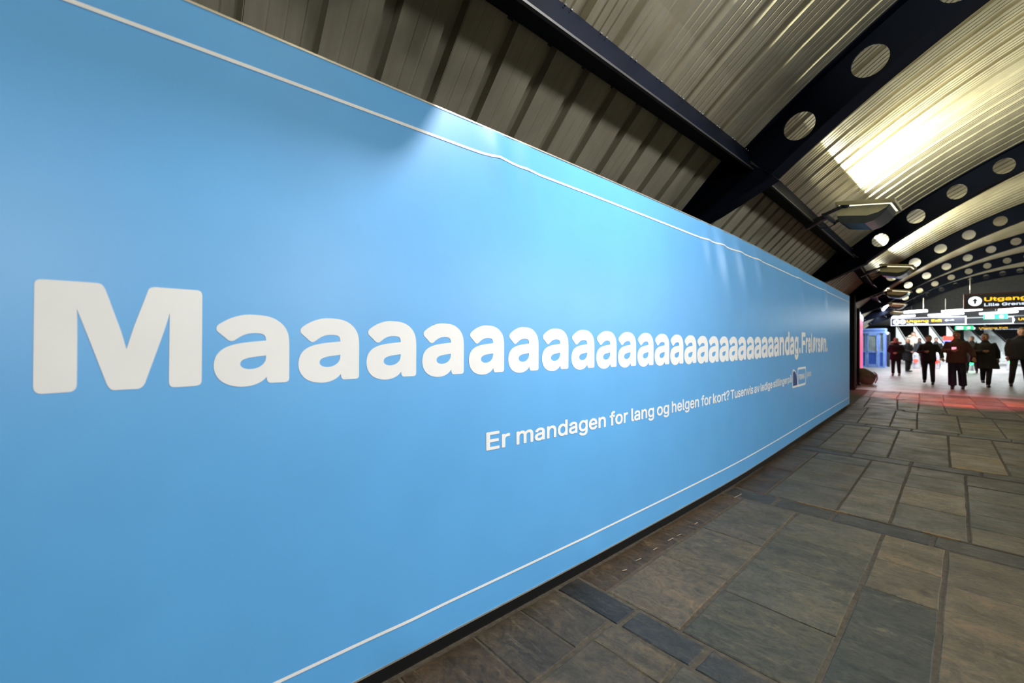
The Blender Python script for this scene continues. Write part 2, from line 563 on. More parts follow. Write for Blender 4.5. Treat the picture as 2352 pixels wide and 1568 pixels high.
WOODS = mat('worn_brass_strip', (.30, .19, .085), .45, .3, var=.5, scale=18)
for (xa, xb) in ((-1.235, -.86), (-.40, -.20)):
    MB().bar((xa, 4.556, -.002), (xb, 4.558, -.002), .014, .014).build('joint_strip', WOODS, fl)
MB().bar((-.86, 4.556, -.006), (.6, 4.558, -.006), .010, .010).build('joint_strip', mat('dark_joint_strip', (.07, .05, .03), .6), fl)
TAPE = mat('pale_tape', (.42, .30, .21), .7)
for (ya, xo, ln, an) in ((2.32, .13, .035, .05), (2.50, .12, .05, .02), (2.72, .12, .05, .0), (2.93, .12, .07, .01), (3.06, .125, .045, .03), (3.36, .12, .05, .0), (4.22, .11, .16, .02)):
    t_ = MB(); x0 = wx(ya) + xo
    t_.add([(x0, 0, .0045), (x0 + .006, 0, .0045), (x0 + .007 + an * .2, ln, .0045), (x0 + .001 + an * .2, ln, .0045), (x0, 0, .0025), (x0 + .006, 0, .0025), (x0 + .007 + an * .2, ln, .0025), (x0 + .001 + an * .2, ln, .0025)],
           [(0, 1, 2, 3), (7, 6, 5, 4), (0, 4, 5, 1), (1, 5, 6, 2), (2, 6, 7, 3), (3, 7, 4, 0)])
    tag(t_.build('tape_scrap', TAPE, loc=(0, ya, 0)), 'tiny pale tape scrap on the floor at the foot of the banner', 'tape', 'tape scraps along the hoarding')

# ------------------------------------------------------------------ steel: ribs, beams
RT, RB = RH + .195, RH - .195


def make_rib(yr):
    o0 = off(yr)
    R = empty('arch_rib', (o0, yr, 0))
    # web with round holes, cell by cell along the arc
    step = .634 / RH
    a_first = -math.asin((XC + 1.2) / RH)
    nh = int(round(-2 * a_first / step)); step = -2 * a_first / nh
    hw, rad = step / 2, .132
    NB = 24
    vs, fs = [], []
    def pt(u, v):  # u angle, v radial
        x, z = vault(u, RH + v); return (x, 0, z)
    def quad(u0, u1):
        n = len(vs); m_ = 2
        vs.extend([pt(u0, -.195), pt(u1, -.195), pt(u1, .195), pt(u0, .195)])
        fs.append((n, n + 1, n + 2, n + 3))
    for h in range(nh + 1):
        ac = a_first + step * h
        n = len(vs)
        for k in range(NB):
            t = 2 * PI * k / NB
            c, s_ = math.cos(t), math.sin(t)
            vs.append(pt(ac + rad * c / RH, rad * s_))
            # the same direction pushed out to the cell border
            kx = (hw * RH) / max(abs(c), 1e-6); ky = .195 / max(abs(s_), 1e-6)
            q = min(kx, ky)
            vs.append(pt(ac + q * c / RH, q * s_))
        for k in range(NB):
            k2 = (k + 1) % NB
            fs.append((n + 2 * k, n + 2 * k + 1, n + 2 * k2 + 1, n + 2 * k2))
        # corner fillers
        for sx, sy in ((1, 1), (-1, 1), (-1, -1), (1, -1)):
            ang = math.atan2(.195, hw * RH)
            base = {(1, 1): ang, (-1, 1): PI - ang, (-1, -1): PI + ang, (1, -1): 2 * PI - ang}[(sx, sy)]
            k = int(base / (2 * PI / NB)); k2 = (k + 1) % NB
            m_ = len(vs); vs.append(pt(ac + sx * hw, sy * .195))
            fs.append((n + 2 * k + 1, m_, n + 2 * k2 + 1))
    u = a_first - hw
    quad(-A0 - .004, u); quad(-u, A0 + .004)
    me = bpy.data.meshes.new('web'); me.from_pydata(vs, [], fs); me.update()
    bm = bmesh.new(); bm.from_mesh(me)
    bmesh.ops.remove_doubles(bm, verts=bm.verts, dist=.0005)
    bmesh.ops.recalc_face_normals(bm, faces=bm.faces)
    r = bmesh.ops.extrude_face_region(bm, geom=bm.faces[:])
    bmesh.ops.translate(bm, vec=(0, .018, 0), verts=[e for e in r['geom'] if isinstance(e, bmesh.types.BMVert)])
    bmesh.ops.recalc_face_normals(bm, faces=bm.faces)
    bm.to_mesh(me); bm.free()
    link('web', me, NAVY, R)
    for nm, r0, r1 in (('lower_flange', RB - .016, RB), ('upper_flange', RT, RT + .012)):
        b = MB(); vs, fs = [], []
        NS = 60
        for k in range(NS + 1):
            a = -A0 - .004 + (2 * A0 + .008) * k / NS
            for rr in (r0, r1):
                x, z = vault(a, rr)
                for yy in (-.095, .113): vs.append((x, yy, z))
        for k in range(NS):
            i = 4 * k
            fs += [(i, i + 1, i + 5, i + 4), (i + 2, i + 6, i + 7, i + 3), (i, i + 4, i + 6, i + 2), (i + 1, i + 3, i + 7, i + 5)]
        fs += [(0, 2, 3, 1), (4 * NS, 4 * NS + 1, 4 * NS + 3, 4 * NS + 2)]
        b.add(vs, fs); b.build(nm, NAVY, R)
    # knee brackets below the beams, tapering down the eaves
    for s_ in (1, -1):
        fx = (lambda x: x) if s_ == 1 else (lambda x: 2 * XC - x)
        A, B, C, D = (-1.80, 3.47), (-2.52, 2.80), (-2.40, 2.70), (-1.40, 3.10)
        E_ = (-1.95, 2.86)
        k = MB().prism([(fx(x), z) for x, z in (A, B, C, E_, D)], 0, .018)
        kb = k.build('knee_bracket', NAVY, R)
        f1 = MB()
        for P, Q in ((A, B), (D, E_), (E_, C)):
            f1.bar((fx(P[0]), .009, P[1]), (fx(Q[0]), .009, Q[1]), .19, .014, up=(0.7, 0, .7))
        f1.build('bracket_flange', NAVY, kb)
        MB().tube([(fx(-2.34), -.03, 2.82), (fx(-2.34), .05, 2.82)], .022, 8).build('bolt', mat('bolt_steel', (.35, .36, .38), .35, .9), kb)
    return R


rib_lab = {4.75: 'nearest dark navy steel arch rib with round holes', 11.2: 'second dark navy arch rib, just beyond the first floodlight',
           17.5: 'third dark navy arch rib, beyond the second floodlight', 24.0: 'fourth perforated arch rib counted from the viewer',
           30.4: 'fifth perforated arch rib counted from the viewer', 36.8: 'farthest perforated arch rib above the ticket hall', -1.7: 'dark arch rib overhead, just behind the viewer'}
for yr in RIBS[1:]:
    tag(make_rib(yr), rib_lab[yr], 'steel arch', 'perforated arch ribs')

# eaves beams between the ribs: folded box section
BSEC = [(-1.612, 3.245), (-1.655, 3.455), (-1.80, 3.50), (-1.885, 3.415), (-1.85, 3.36)]
SCREW = mat('screw_head', (.30, .31, .33), .35, .9)
bspan = RIBS + [Y_END]
names = ['behind the viewer', 'nearest dark eaves beam running along the top of the banner', 'eaves beam carrying the first floodlight', 'eaves beam carrying the second floodlight',
         'eaves beam carrying the third, pink tinted floodlight', 'eaves beam bay beyond the fourth rib', 'eaves beam bay beyond the fifth rib', 'last short eaves beam bay before the hall']
for i in range(1, len(bspan) - 1):
    y0, y1 = bspan[i], bspan[i + 1]
    R = empty('eaves_beam', (0, y0, 0))
    tag(R, {1: names[1]}.get(i, names[i]) + (' on the left' if i > 1 else ''), 'beam', 'left eaves beams')
    b = MB(); n = len(BSEC)
    vs = [(x + off(yy), yy - y0, z) for yy in (y0, y1) for x, z in BSEC]
    fs = [(k, (k + 1) % n, n + (k + 1) % n, n + k) for k in range(n)] + [tuple(range(n)), tuple(range(n, 2 * n))[::-1]]
    b.add(vs, fs).build('box_section', NAVY, R)
    lp = MB().bar((BSEC[0][0] + off(y0), 0, BSEC[0][1]), (BSEC[0][0] + off(y1), y1 - y0, BSEC[0][1]), .022, .016)
    lp.build('drip_edge', mat('pale_navy_edge', (.035, .032, .032), .5, .2), R)  # edge coloured paler than the beam faces
    if i <= 3:
        k = 0
        while y0 + .12 + k * PER < y1 - .1:
            for d in (0, .055):
                yy = y0 + .12 + k * PER + d
                x = -1.643 + off(yy)
                MB().tube([(x + .004, yy - y0, 3.425), (x + .016, yy - y0, 3.428)], .0065, 6).build('screw', SCREW, R)
            k += 1
    # the far side twin carries the other foot of the vault
    R2 = empty('eaves_beam', (0, y0, 0))
    tag(R2, 'dark eaves beam on the right hand side of the vault', 'beam', 'right eaves beams')
    vs = [(2 * XC - x + off(yy), yy - y0, z) for yy in (y0, y1) for x, z in BSEC]
    MB().add(vs, fs).build('box_section', NAVY, R2)

# ------------------------------------------------------------------ banner
def disp(y, z):
    """cloth relief: soft diagonal pulls near the top edge and a long crease"""
    d = 0.0
    for (yc, zc, L, wd, amp, sl) in ((1.40, 2.42, .16, .05, .010, .25), (1.62, 2.40, .14, .04, .007, .3), (4.25, 2.30, .30, .10, .016, .55), (4.75, 2.28, .28, .11, .014, .6), (5.35, 2.30, .26, .12, .012, .6),
                                     (3.9, 2.36, .18, .07, .010, .4), (7.3, 2.36, .25, .16, .012, .6), (9.2, 2.36, .22, .22, .014, .6), (.9, .16, .1, .12, .004, .1), (2.15, .13, .08, .08, .006, .3)):
        t = (y - yc) + (zc - z) * -sl
        d += 1.7 * amp * math.exp(-(t / wd) ** 2 - ((z - zc) / L) ** 2)
    return d


def surf(y, z, lift=0.0): return (wx(y) + disp(y, z) + lift, y, z)


banner = empty('advertising_banner', (wx(5), 5, 0))
tag(banner, 'long sky blue fabric advertising banner with white lettering along the hoarding', 'banner')
TOPZ, BOTZ = 2.543, 0.092
yg = []
y = -2.6
while y < 12.30:
    yg.append(y); y += .05 if y > .4 else .25
yg.append(12.31)
zg = [BOTZ + .0 + (TOPZ - BOTZ) * t for t in [0, .02, .04, .06, .1, .3, .5, .66] + [.7 + .0125 * i for i in range(25)]]


def bl(vs): return [(x - wx(5), y - 5, z) for x, y, z in vs]


vs = [surf(y, z) for y in yg for z in zg]
nz = len(zg)
fs = [(i * nz + k, (i + 1) * nz + k, (i + 1) * nz + k + 1, i * nz + k + 1) for i in range(len(yg) - 1) for k in range(nz - 1)]
nb = len(vs)
me = bpy.data.meshes.new('fabric'); me.from_pydata(bl(vs), [], fs); me.update()
for p in me.polygons: p.use_smooth = True
fab = link('fabric', me, BLUE, banner)
md = fab.modifiers.new('thickness', 'SOLIDIFY'); md.thickness = .02; md.use_rim = False; md.offset = 1 if me.polygons[0].normal.x < 0 else -1


def strip(name, zf, half, m, ya=-2.6, yb=12.30, lift=.0025, parent=None):
    vs, fs = [], []
    ys_ = [v for v in yg if ya <= v <= yb]
    for y in ys_:
        z = zf(y)
        vs += [surf(y, z - half, lift), surf(y, z + half, lift)]
    fs = [(2 * i, 2 * i + 2, 2 * i + 3, 2 * i + 1) for i in range(len(ys_) - 1)]
    me = bpy.data.meshes.new(name); me.from_pydata(bl(vs), [], fs); me.update()
    return link(name, me, m, parent or banner)


strip('border_line', lambda y: 2.408 - .014 * max(0, 1 - abs(y - 3.6) / 2.2) + .008 * math.exp(-((y - 1.45) / .12) ** 2), .0065, WHITE)
strip('border_line', lambda y: 0.2355, .0065, WHITE)
# edge rails of the frame
for nm, z in (('top_rail', TOPZ + .004), ('bottom_rail', BOTZ - .004)):
    b = MB(); vs, fs = [], []
    ys_ = yg[::2] + [yg[-1]]
    for y in ys_:
        x = wx(y)
        vs += [(x - .02, y, z - .004), (x + .003, y, z - .004), (x + .003, y, z + .004), (x - .02, y, z + .004)]
    for i in range(len(ys_) - 1):
        for k in range(4):
            a, c = 4 * i + k, 4 * i + (k + 1) % 4
            fs.append((a, c, c + 4, a + 4))
    MB().add(bl(vs), fs).build(nm, ALU, banner)


def chaikin(pts, it=2):
    """pts: (x, y) or (x, y, 1) for a sharp corner"""
    P = [(p[0], p[1], len(p) > 2) for p in pts]
    for _ in range(it):
        Q = []
        n = len(P)
        for i in range(n):
            a, b = P[i], P[(i + 1) % n]
            if a[2]: Q.append(a)
            else: Q.append((a[0] * .75 + b[0] * .25, a[1] * .75 + b[1] * .25, False))
            if not b[2]: Q.append((a[0] * .25 + b[0] * .75, a[1] * .25 + b[1] * .75, False))
        P = Q
    return [(p[0], p[1]) for p in P]


def from_crop(pts, sc, ox, oy):
    out = []
    for p in pts:
        px, py = ox + p[0] / sc, oy + p[1] / sc
        y, d = wall_y(px)
        z = EYE + (CY - py) * d / FPX
        out.append((y, z) + tuple(p[2:]))
    return out


M_OUT = [(200, 75), (330, 83), (600, 102), (680, 108), (712, 140), (730, 180), (800, 370), (850, 500), (893, 648, 1), (950, 470), (1000, 345), (1060, 195), (1075, 150), (1120, 137), (1180, 144), (1420, 161),
         (1490, 166), (1513, 190), (1513, 260), (1511, 550), (1508, 870), (1508, 925), (1475, 946), (1420, 950), (1320, 957), (1262, 958), (1240, 935), (1240, 880), (1243, 600), (1245, 450), (1247, 352, 1), (1225, 430), (1180, 560),
         (1065, 870), (1040, 940), (1000, 972), (940, 974), (830, 980), (770, 984), (735, 945), (712, 885), (600, 600), (550, 475), (487, 317, 1), (491, 420), (491, 600), (488, 900), (486, 965), (445, 998), (390, 1000), (260, 1009),
         (170, 1015), (128, 985), (128, 900), (133, 500), (138, 160), (138, 100), (160, 78)]
A_OUT = [(640, 145), (850, 160), (1000, 210), (1115, 298), (1180, 400), (1205, 520), (1203, 800), (1202, 1060), (1202, 1130), (1160, 1160), (1080, 1163), (980, 1168), (905, 1172), (870, 1135), (866, 1080, 1), (800, 1145), (700, 1195),
         (600, 1222), (470, 1232), (330, 1215), (215, 1172), (133, 1105), (84, 1020), (66, 920), (82, 812), (128, 727), (208, 657), (320, 608), (450, 577), (600, 557), (855, 535, 1), (850, 485), (828, 448), (780, 429), (690, 422), (600, 428),
         (530, 448), (470, 476), (405, 518), (370, 540), (330, 546), (285, 530), (230, 480), (150, 418), (116, 388), (108, 350), (122, 310), (165, 278), (240, 236), (350, 188), (480, 155), (560, 146)]
A_IN = [(855, 758, 1), (851, 815), (827, 872), (780, 917), (720, 947), (650, 962), (580, 965), (515, 950), (475, 920), (466, 885), (482, 843), (520, 818), (580, 798), (640, 786), (730, 774)]
A_L, A_R = wall_y(490.7)[0], wall_y(664.1)[0]
a_poly = from_crop(A_OUT, 6.533, 480, 700)
h_poly = from_crop(A_IN, 6.533, 480, 700)
A_B, A_T = min(p[1] for p in a_poly), max(p[1] for p in a_poly)
a_u = chaikin([((p[0] - A_L) / (A_R - A_L), (p[1] - A_B) / (A_T - A_B)) + tuple(p[2:]) for p in a_poly], 2)
h_u = chaikin([((p[0] - A_L) / (A_R - A_L), (p[1] - A_B) / (A_T - A_B)) + tuple(p[2:]) for p in h_poly], 2)


def fill(name, loops, m, parent=None, lift=.0013):
    """flat print on the fabric from outline loops in (y, z) wall coordinates"""
    tri = tessellate_polygon([[Vector((p[0], p[1], 0)) for p in l] for l in loops])
    P = [p for l in loops for p in l]
    me = bpy.data.meshes.new(name)
    me.from_pydata(bl([surf(y, z, lift) for y, z in P]), [], [tuple(t) for t in tri]); me.update()
    bm = bmesh.new(); bm.from_mesh(me)
    for f_ in bm.faces:
        if f_.normal.x < 0: f_.normal_flip()
    bm.to_mesh(me); bm.free()
    return link(name, me, m, parent or banner)


fill('letter', [chaikin(from_crop(M_OUT, 3.5636, 40, 620), 2)], WHITE)
LET = [(490.7, 664.1, 722.2, 888), (685.1, 824.4, 730.6, 878.8), (841.3, 955.6, 737, 871.6), (969.4, 1064.9, 742.3, 865.4), (1076.6, 1157.6, 747, 860.3), (1167.1, 1236.7, 750.8, 856), (1244.5, 1305.3, 754, 852.2),
       (1311.8, 1365, 757.1, 849.1), (1369.1, 1415.9, 759.8, 846.8), (1419, 1460.8, 762.1, 844.2), (1463.7, 1500.7, 764, 842), (1503.2, 1536.9, 766.1, 839.9), (1539, 1569.3, 767.8, 838.2), (1571.3, 1599.1, 769.5, 836.4),
       (1600.7, 1625.9, 771, 835), (1627.2, 1650.3, 771.7, 833.3), (1651.7, 1673.1, 772.1, 831.4), (1674.1, 1693.9, 772.7, 829.8), (1694.8, 1713.3, 773, 828), (1714.6, 1731.4, 773, 826), (1732.2, 1747.9, 773, 824.4),
       (1748.7, 1762.9, 773, 822.4), (1763.7, 1776.6, 773, 820.7), (1777.3, 1788.8, 773, 819.2), (1814.3, 1823.5, 772.7, 814.8)]
BASE_PTS = []
for (l, r, t, bt) in LET:
    y0, d0 = wall_y(l); y1, d1 = wall_y(r)
    dt = wall_y(l * .5 + r * .5)[1]; db = wall_y(l + .38 * (r - l))[1]
    zt, zb = EYE + (CY - t) * dt / FPX, EYE + (CY - bt) * db / FPX
    BASE_PTS.append((y1, zb + .06 * (zt - zb)))
    fill('letter', [[(y0 + u * (y1 - y0), zb + v * (zt - zb)) for u, v in a_u], [(y0 + u * (y1 - y0), zb + v * (zt - zb)) for u, v in h_u]], WHITE)


import os
FONT = None
try:
    FONT = bpy.data.fonts.load(os.path.join(bpy.utils.system_resource('DATAFILES'), 'fonts', 'Inter.woff2'))
except Exception:
    FONT = None


def text_mesh(txt, bold=0.0, track=1.0):
    cu = bpy.data.curves.new('lettering', 'FONT')
    if FONT: cu.font = FONT
    cu.body = txt; cu.size = 1.0; cu.space_character = track
    cu.resolution_u = 3; cu.fill_mode = 'FRONT'
    o = bpy.data.objects.new('lettering', cu); COL.objects.link(o)
    dg = bpy.context.evaluated_depsgraph_get()
    me = bpy.data.meshes.new_from_object(o.evaluated_get(dg))
    bpy.data.objects.remove(o); bpy.data.curves.remove(cu)
    if bold > 0:
        # heavier, rounder strokes: the same outline set several times around its place
        V0 = [tuple(v.co) for v in me.vertices]; F0 = [tuple(p.vertices) for p in me.polygons]
        V, F = list(V0), list(F0)
        for k in range(10):
            t = 2 * PI * k / 10; n = len(V)
            V += [(x + bold * math.cos(t), y + bold * math.sin(t), .0002 * (k + 1)) for x, y, z in V0]
            F += [tuple(i + n for i in f) for f in F0]
        me2 = bpy.data.meshes.new('lettering'); me2.from_pydata(V, [], F); me2.update()
        bpy.data.meshes.remove(me); me = me2
    return me


def print_word(txt, px0, px1, zb, k, m, bold=.012, name='lettering'):
    """text between two image columns of the wall, baseline zb, k = height of one em"""
    me = text_mesh(txt, bold)
    y0, y1 = wall_y(px0)[0], wall_y(px1)[0]
    xs = [v.co.x for v in me.vertices]; a, b_ = min(xs), max(xs)
    for v in me.vertices:
        y = y0 + (v.co.x - a) / (b_ - a) * (y1 - y0)
        z = (zb(y) if callable(zb) else zb) + v.co.y * k
        p = surf(y, z, .0013 + v.co.z * .4)
        v.co = (p[0] - wx(5), p[1] - 5, p[2])
    me.materials.clear(); me.update()
    return link(name, me, m, banner)


def print_letter(ch, px0, px1, py0, py1, bold):
    """one glyph whose outline fills the given place on the wall"""
    me = text_mesh(ch, bold)
    y0, y1 = wall_y(px0)[0], wall_y(px1)[0]
    d = wall_y((px0 + px1) / 2)[1]
    z1, z0 = EYE + (CY - py0) * d / FPX, EYE + (CY - py1) * d / FPX
    xs = [v.co.x for v in me.vertices]; zs = [v.co.y for v in me.vertices]
    for v in me.vertices:
        y = y0 + (v.co.x - min(xs)) / (max(xs) - min(xs)) * (y1 - y0)
        z = z0 + (v.co.y - min(zs)) / (max(zs) - min(zs)) * (z1 - z0)
        p = surf(y, z, .0013 + v.co.z * .4)
        v.co = (p[0] - wx(5), p[1] - 5, p[2])
    me.materials.clear(); me.update()
    return link('letter', me, WHITE, banner)


for g_ in (('n', 1790, 1801, 773.3, 816.2), ('d', 1802.3, 1813.2, 761, 815.9), ('g', 1824.5, 1833.7, 772.7, 825.7), ('.', 1835.4, 1838.4, 797.8, 811.4), ('F', 1840.8, 1849.7, 763, 810.7), ('r', 1850.3, 1855.2, 774.7, 810.3),
           ('e', 1855.8, 1862, 774.7, 811), ('l', 1862.8, 1865.8, 765.2, 809.4), ('ø', 1866.7, 1872.8, 773, 811.5), ('r', 1873.7, 1877.7, 775.6, 808.9), ('s', 1878.2, 1883.7, 775.6, 809), ('ø', 1884.4, 1889.8, 774, 810),
           ('n', 1890.8, 1897.3, 776.5, 808), ('.', 1898.2, 1900.4, 798.5, 807.3)):
    print_letter(*g_, .034)
SB = lambda y: lerp([(1.3, .9125), (2.4, .904), (3.2, .901), (4.0, .900), (4.5, .903), (5.4, .907), (6.7, .924), (8, .94)], y)
for wd, a, b_ in (('Er', 1116.2, 1171), ('mandagen', 1185.5, 1391), ('for', 1399.7, 1441.8), ('lang', 1449.2, 1501.8), ('og', 1508.2, 1536.3), ('helgen', 1542.5, 1605), ('for', 1610, 1633.6), ('kort?', 1637, 1675),
                  ('Tusenvis', 1677.7, 1729.5), ('av', 1732, 1744), ('ledige', 1746.6, 1773.8), ('stillinger', 1775.9, 1808.2), ('på', 1809.5, 1818)):
    print_word(wd, a, b_, SB, .170, WHITE, .018, 'word')
# logo: fin shape and outlined box with the name
yl = lambda px: wall_y(px)[0]
f0, f1, g1 = yl(1820), yl(1832), yl(1850.5)
zb0, zt0 = .832, 1.095
def rrect(y0, y1, z0, z1, r):
    out = []
    for cx_, cz_, a0 in ((y1 - r, z1 - r, 0), (y0 + r, z1 - r, 90), (y0 + r, z0 + r, 180), (y1 - r, z0 + r, 270)):
        for k in range(5):
            t = math.radians(a0 + 22.5 * k); out.append((cx_ + r * math.cos(t), cz_ + r * math.sin(t)))
    return out
def fin(e):
    y0, y1, z0, z1 = f0 + e, f1 - e, zb0 + e, zt0 - e
    out = [(y0, z0), (y1, z0)]
    for k in range(9):
        t = PI / 2 * k / 8
        out.append((y0 + .04 + (y1 - y0 - .04) * math.cos(t), z0 + (z1 - z0) * (.05 + .95 * math.sin(t))))
    out += [(y0, z1 - .02)]
    return out
fill('logo_fin_outline', [fin(0)], WHITE, lift=.0013)
fill('logo_fin', [fin(.027)], LOGO, lift=.0025)
fill('logo_box', [rrect(f1 - .01, g1, zb0 - .004, zt0 + .012, .04), rrect(f1 + .02, g1 - .03, zb0 + .026, zt0 - .018, .03)[::-1]], WHITE, lift=.0018)
print_word('FINN', 1834.5, 1847.2, .93, .14, WHITE, .03, 'word')
print_word('jobb', 1852, 1862.7, .945, .155, WHITE, .015, 'word')
# ------------------------------------------------------------------ floodlights
HOUS = mat('floodlight_beige_enamel', (.52, .47, .29), .5, var=.12)
HBEL = mat('floodlight_grey_belly', (.075, .085, .09), .22, .3)
FARM = mat('floodlight_dark_bracket', (.014, .015, .022), .45)
GLASS = mat('floodlight_lit_glass', (.9, .9, .85), .2, emit=(1, .95, .78), es=1.0)


def make_lamp(right=False):
    R = empty('floodlight')
    MB().bar((-.02, 0, -.02), (.16, 0, .065), .085, .075).bar((.14, 0, .055), (.26, 0, .09), .11, .06).build('bracket_arm', FARM, R)
    W0, W1 = -.20, .34
    for yy in (W0 - .012, W1 + .012):
        y_ = MB().bar((.24, yy, .06), (.50, yy, .145), .012, .045)
        y_.tube([(.50, yy - .012, .145), (.50, yy + .012, .145)], .042, 12)
        y_.build('yoke_arm', FARM, R)
    MB().bar((.25, W0 - .012, .075), (.25, W1 + .012, .075), .05, .03).build('yoke_bar', FARM, R)
    top = [(.40, .140), (.96, .045)]
    hb = MB().prism([(.40, .145), (.395, .02), (.50, .0), (.72, -.045), (.84, -.025), (.92, .02), (.955, .055)], W0, W1)
    hb.build('housing', HOUS, R)
    bl_ = MB().prism([(.395, .02), (.43, -.075), (.47, -.09), (.70, -.145), (.79, -.125), (.87, -.075), (.925, -.01), (.952, .05), (.92, .02), (.84, -.025), (.72, -.045), (.50, .0)], W0 + .004, W1 - .004)
    bl_.build('belly', HBEL, R)
    rim = MB()
    P = lambda x, y: (x, y, .185 - .17 * (x - .40))
    for a, b_ in (((.40, W0 - .02), (.99, W0 - .02)), ((.40, W1 + .02), (.99, W1 + .02)), ((.40, W0 - .02), (.40, W1 + .02)), ((.99, W0 - .02), (.99, W1 + .02))):
        rim.bar(P(*a), P(*b_), .03, .05)
    rim.build('rim', mat('floodlight_rim_enamel', (.30, .27, .165), .55), R)
    P0 = P
    P = lambda x, y: (x, y, P0(x, y)[2] - .012)
    g = MB().add([P(.42, W0), P(.975, W0), P(.975, W1), P(.42, W1), tuple(Vector(P(.42, W0)) - Vector((0, 0, .01))), tuple(Vector(P(.975, W0)) - Vector((0, 0, .01))),
                  tuple(Vector(P(.975, W1)) - Vector((0, 0, .01))), tuple(Vector(P(.42, W1)) - Vector((0, 0, .01)))],
                 [(0, 1, 2, 3), (7, 6, 5, 4), (0, 4, 5, 1), (1, 5, 6, 2), (2, 6, 7, 3), (3, 7, 4, 0)])
    g.build('lens', GLASS, R)
    MB().tube([(.10, .03, .0), (.16, .03, -.06), (.24, .03, -.075), (.33, .02, -.04), (.40, .0, .03)], .008, 6).build('cable', FARM, R)
    return R


def copy_tree(o, parent=None):
    c = o.copy(); COL.objects.link(c); c.parent = parent
    for ch in list(o.children): copy_tree(ch, c)
    return c


proto = make_lamp()
LY = [1.1, 7.5, 13.9, 20.3, 26.7, 33.0, -5.3]
LL = ['beige floodlight on the nearest eaves beam, above the banner and out of view', 'nearest beige floodlight in view, on a bracket arm between the first two ribs',
      'second beige floodlight in view, small, between the second and third ribs', 'third floodlight, tinted pink by the red light', 'fourth floodlight, tiny, above the fluorescent tubes',
      'fifth and farthest floodlight on the left beam', 'floodlight on the beam behind the viewer']
for i, y in enumerate(LY):
    o = proto if i == 0 else copy_tree(proto)
    o.location = (-1.69 + off(y), y, 3.21)
    tag(o, LL[i], 'floodlight', 'floodlights on the left eaves beam')
    light('floodlight_beam', 'AREA', (-1.69 + off(y) + .72, y + .07, 3.21 + .29), (0, math.radians(180 + 54), 0), LAMP_W, LAMP_COL, shape='RECTANGLE', size=.28, size_y=.42)

# the row on the right hand beam, tipped over so that the lenses look across the passage
for y, where in ((-2.1, 'behind the viewer'), (4.3, 'opposite the middle of the banner'), (10.7, 'opposite the end of the banner'), (17.1, 'opposite the black posts')):
    o = copy_tree(proto)
    X = 2 * XC + 1.66 + off(y)
    o.location = (X, y, 3.21); o.rotation_euler = (0, math.radians(-62), PI)
    o.location = (X - .35, y, 2.72)
    tag(o, 'beige floodlight on the right hand eaves beam ' + where, 'floodlight', 'floodlights on the right eaves beam')
    sp_ = Vector((X - 1.05, y, 3.28))
    aim = (Vector((-1.7 + off(y), min(y, 6.0) * .75, 1.9)) - sp_).normalized()
    l_ = light('floodlight_beam', 'SPOT', sp_, aim.to_track_quat('-Z', 'Y').to_euler(), FLOOD_W, FLOOD_COL, spot_size=math.radians(95), spot_blend=1.0, shadow_soft_size=.7)

# added lamp, out of view, in place of the bright patch on the vault
x, y, z = .40, 2.42, 4.56
cs = empty('added_vault_spot', (x, y, z)); tag(cs, 'added black spotlight under the vault, standing in for light off the ceiling', 'spotlight')
aim = (Vector((-1.71, 2.3, 1.9)) - Vector((x, y, z))).normalized()
MB().tube([tuple(aim * -.2), tuple(aim * -.02)], [.09, .13], 16).build('can', BLACK, cs)
MB().bar((0, 0, .05), (0, 0, .22), .03, .03).build('stem', BLACK, cs)
light('added_spot_beam', 'SPOT', (x, y, z), aim.to_track_quat('-Z', 'Y').to_euler(), ADDED_SPOT_W, FLOOD_COL, spot_size=math.radians(112), spot_blend=1.0, shadow_soft_size=.14)

# ------------------------------------------------------------------ the ticket hall
def D(px, d):
    xr = (px - CX) / FPX
    return (d * (CS * xr - SN), d * (CS + SN * xr))


def zat(py, d): return EYE + (CY - py) * d / FPX


GREYM = mat('grey_metal', (.30, .30, .32), .35, .7)
LGREY = mat('light_grey_metal', (.62, .63, .68), .4, .3)
tag(MB().box(-16, 13, Y_END, Y_END + .25, 3.62, 6.2).build('wall_fascia', DARKW), 'dark panelled fascia closing the end of the vault above the hall', 'wall', kind='structure')
tag(MB().box(-16, 13, Y_END, 75, 3.45, 3.62).build('ceiling_hall', mat('hall_ceiling', (.05, .05, .055), .7)), 'low dark ceiling of the ticket hall', 'ceiling', kind='structure')
tag(MB().box(-16, 13, 72, 72.3, 0, 3.5).build('wall_far', CONC), 'far grey wall of the ticket hall', 'wall', kind='structure')
ribbon('wall_recess', [(17.2, -4.4), (21, -4.75), (30, -6.6), (46, -8.2)], 0, 3.6, DARKW, 'dark wall panels left of the ticket hall', .15)
tag(MB().box(-5.4, -3.05, 17.0, 17.2, 0, 3.0).build('wall_return', BLACK), 'short dark return wall behind the end of the banner', 'wall', kind='structure')

TUBE = mat('lit_fluorescent_tube', (.9, .92, 1), .4, emit=(.86, .92, 1.0), es=14.0)


def luminaire(c, vec, L, label, group, rod=.75, pw=1.0):
    """linear fitting: two tubes under a channel, hung on rods"""
    v = Vector((vec[0], vec[1], 0)).normalized()
    R = empty('fluorescent_light', c)
    tag(R, label, 'light', group)
    p, q = -v * L / 2, v * L / 2
    MB().bar(p + Vector((0, 0, .07)), q + Vector((0, 0, .07)), .11, .05).build('channel', LGREY, R)
    MB().tube([p * .98, q * .98], .05, 10).build('tube', TUBE, R)
    for t in (-.4, .4):
        MB().tube([v * L * t + Vector((0, 0, .09)), v * L * t + Vector((0, 0, rod))], .012, 6).build('rod', LGREY, R)
    light('tube_light', 'AREA', (c[0], c[1], c[2] - .07), (0, 0, math.atan2(v.y, v.x)), TUBE_W * pw, (.9, .95, 1), shape='RECTANGLE', size=L, size_y=.12)


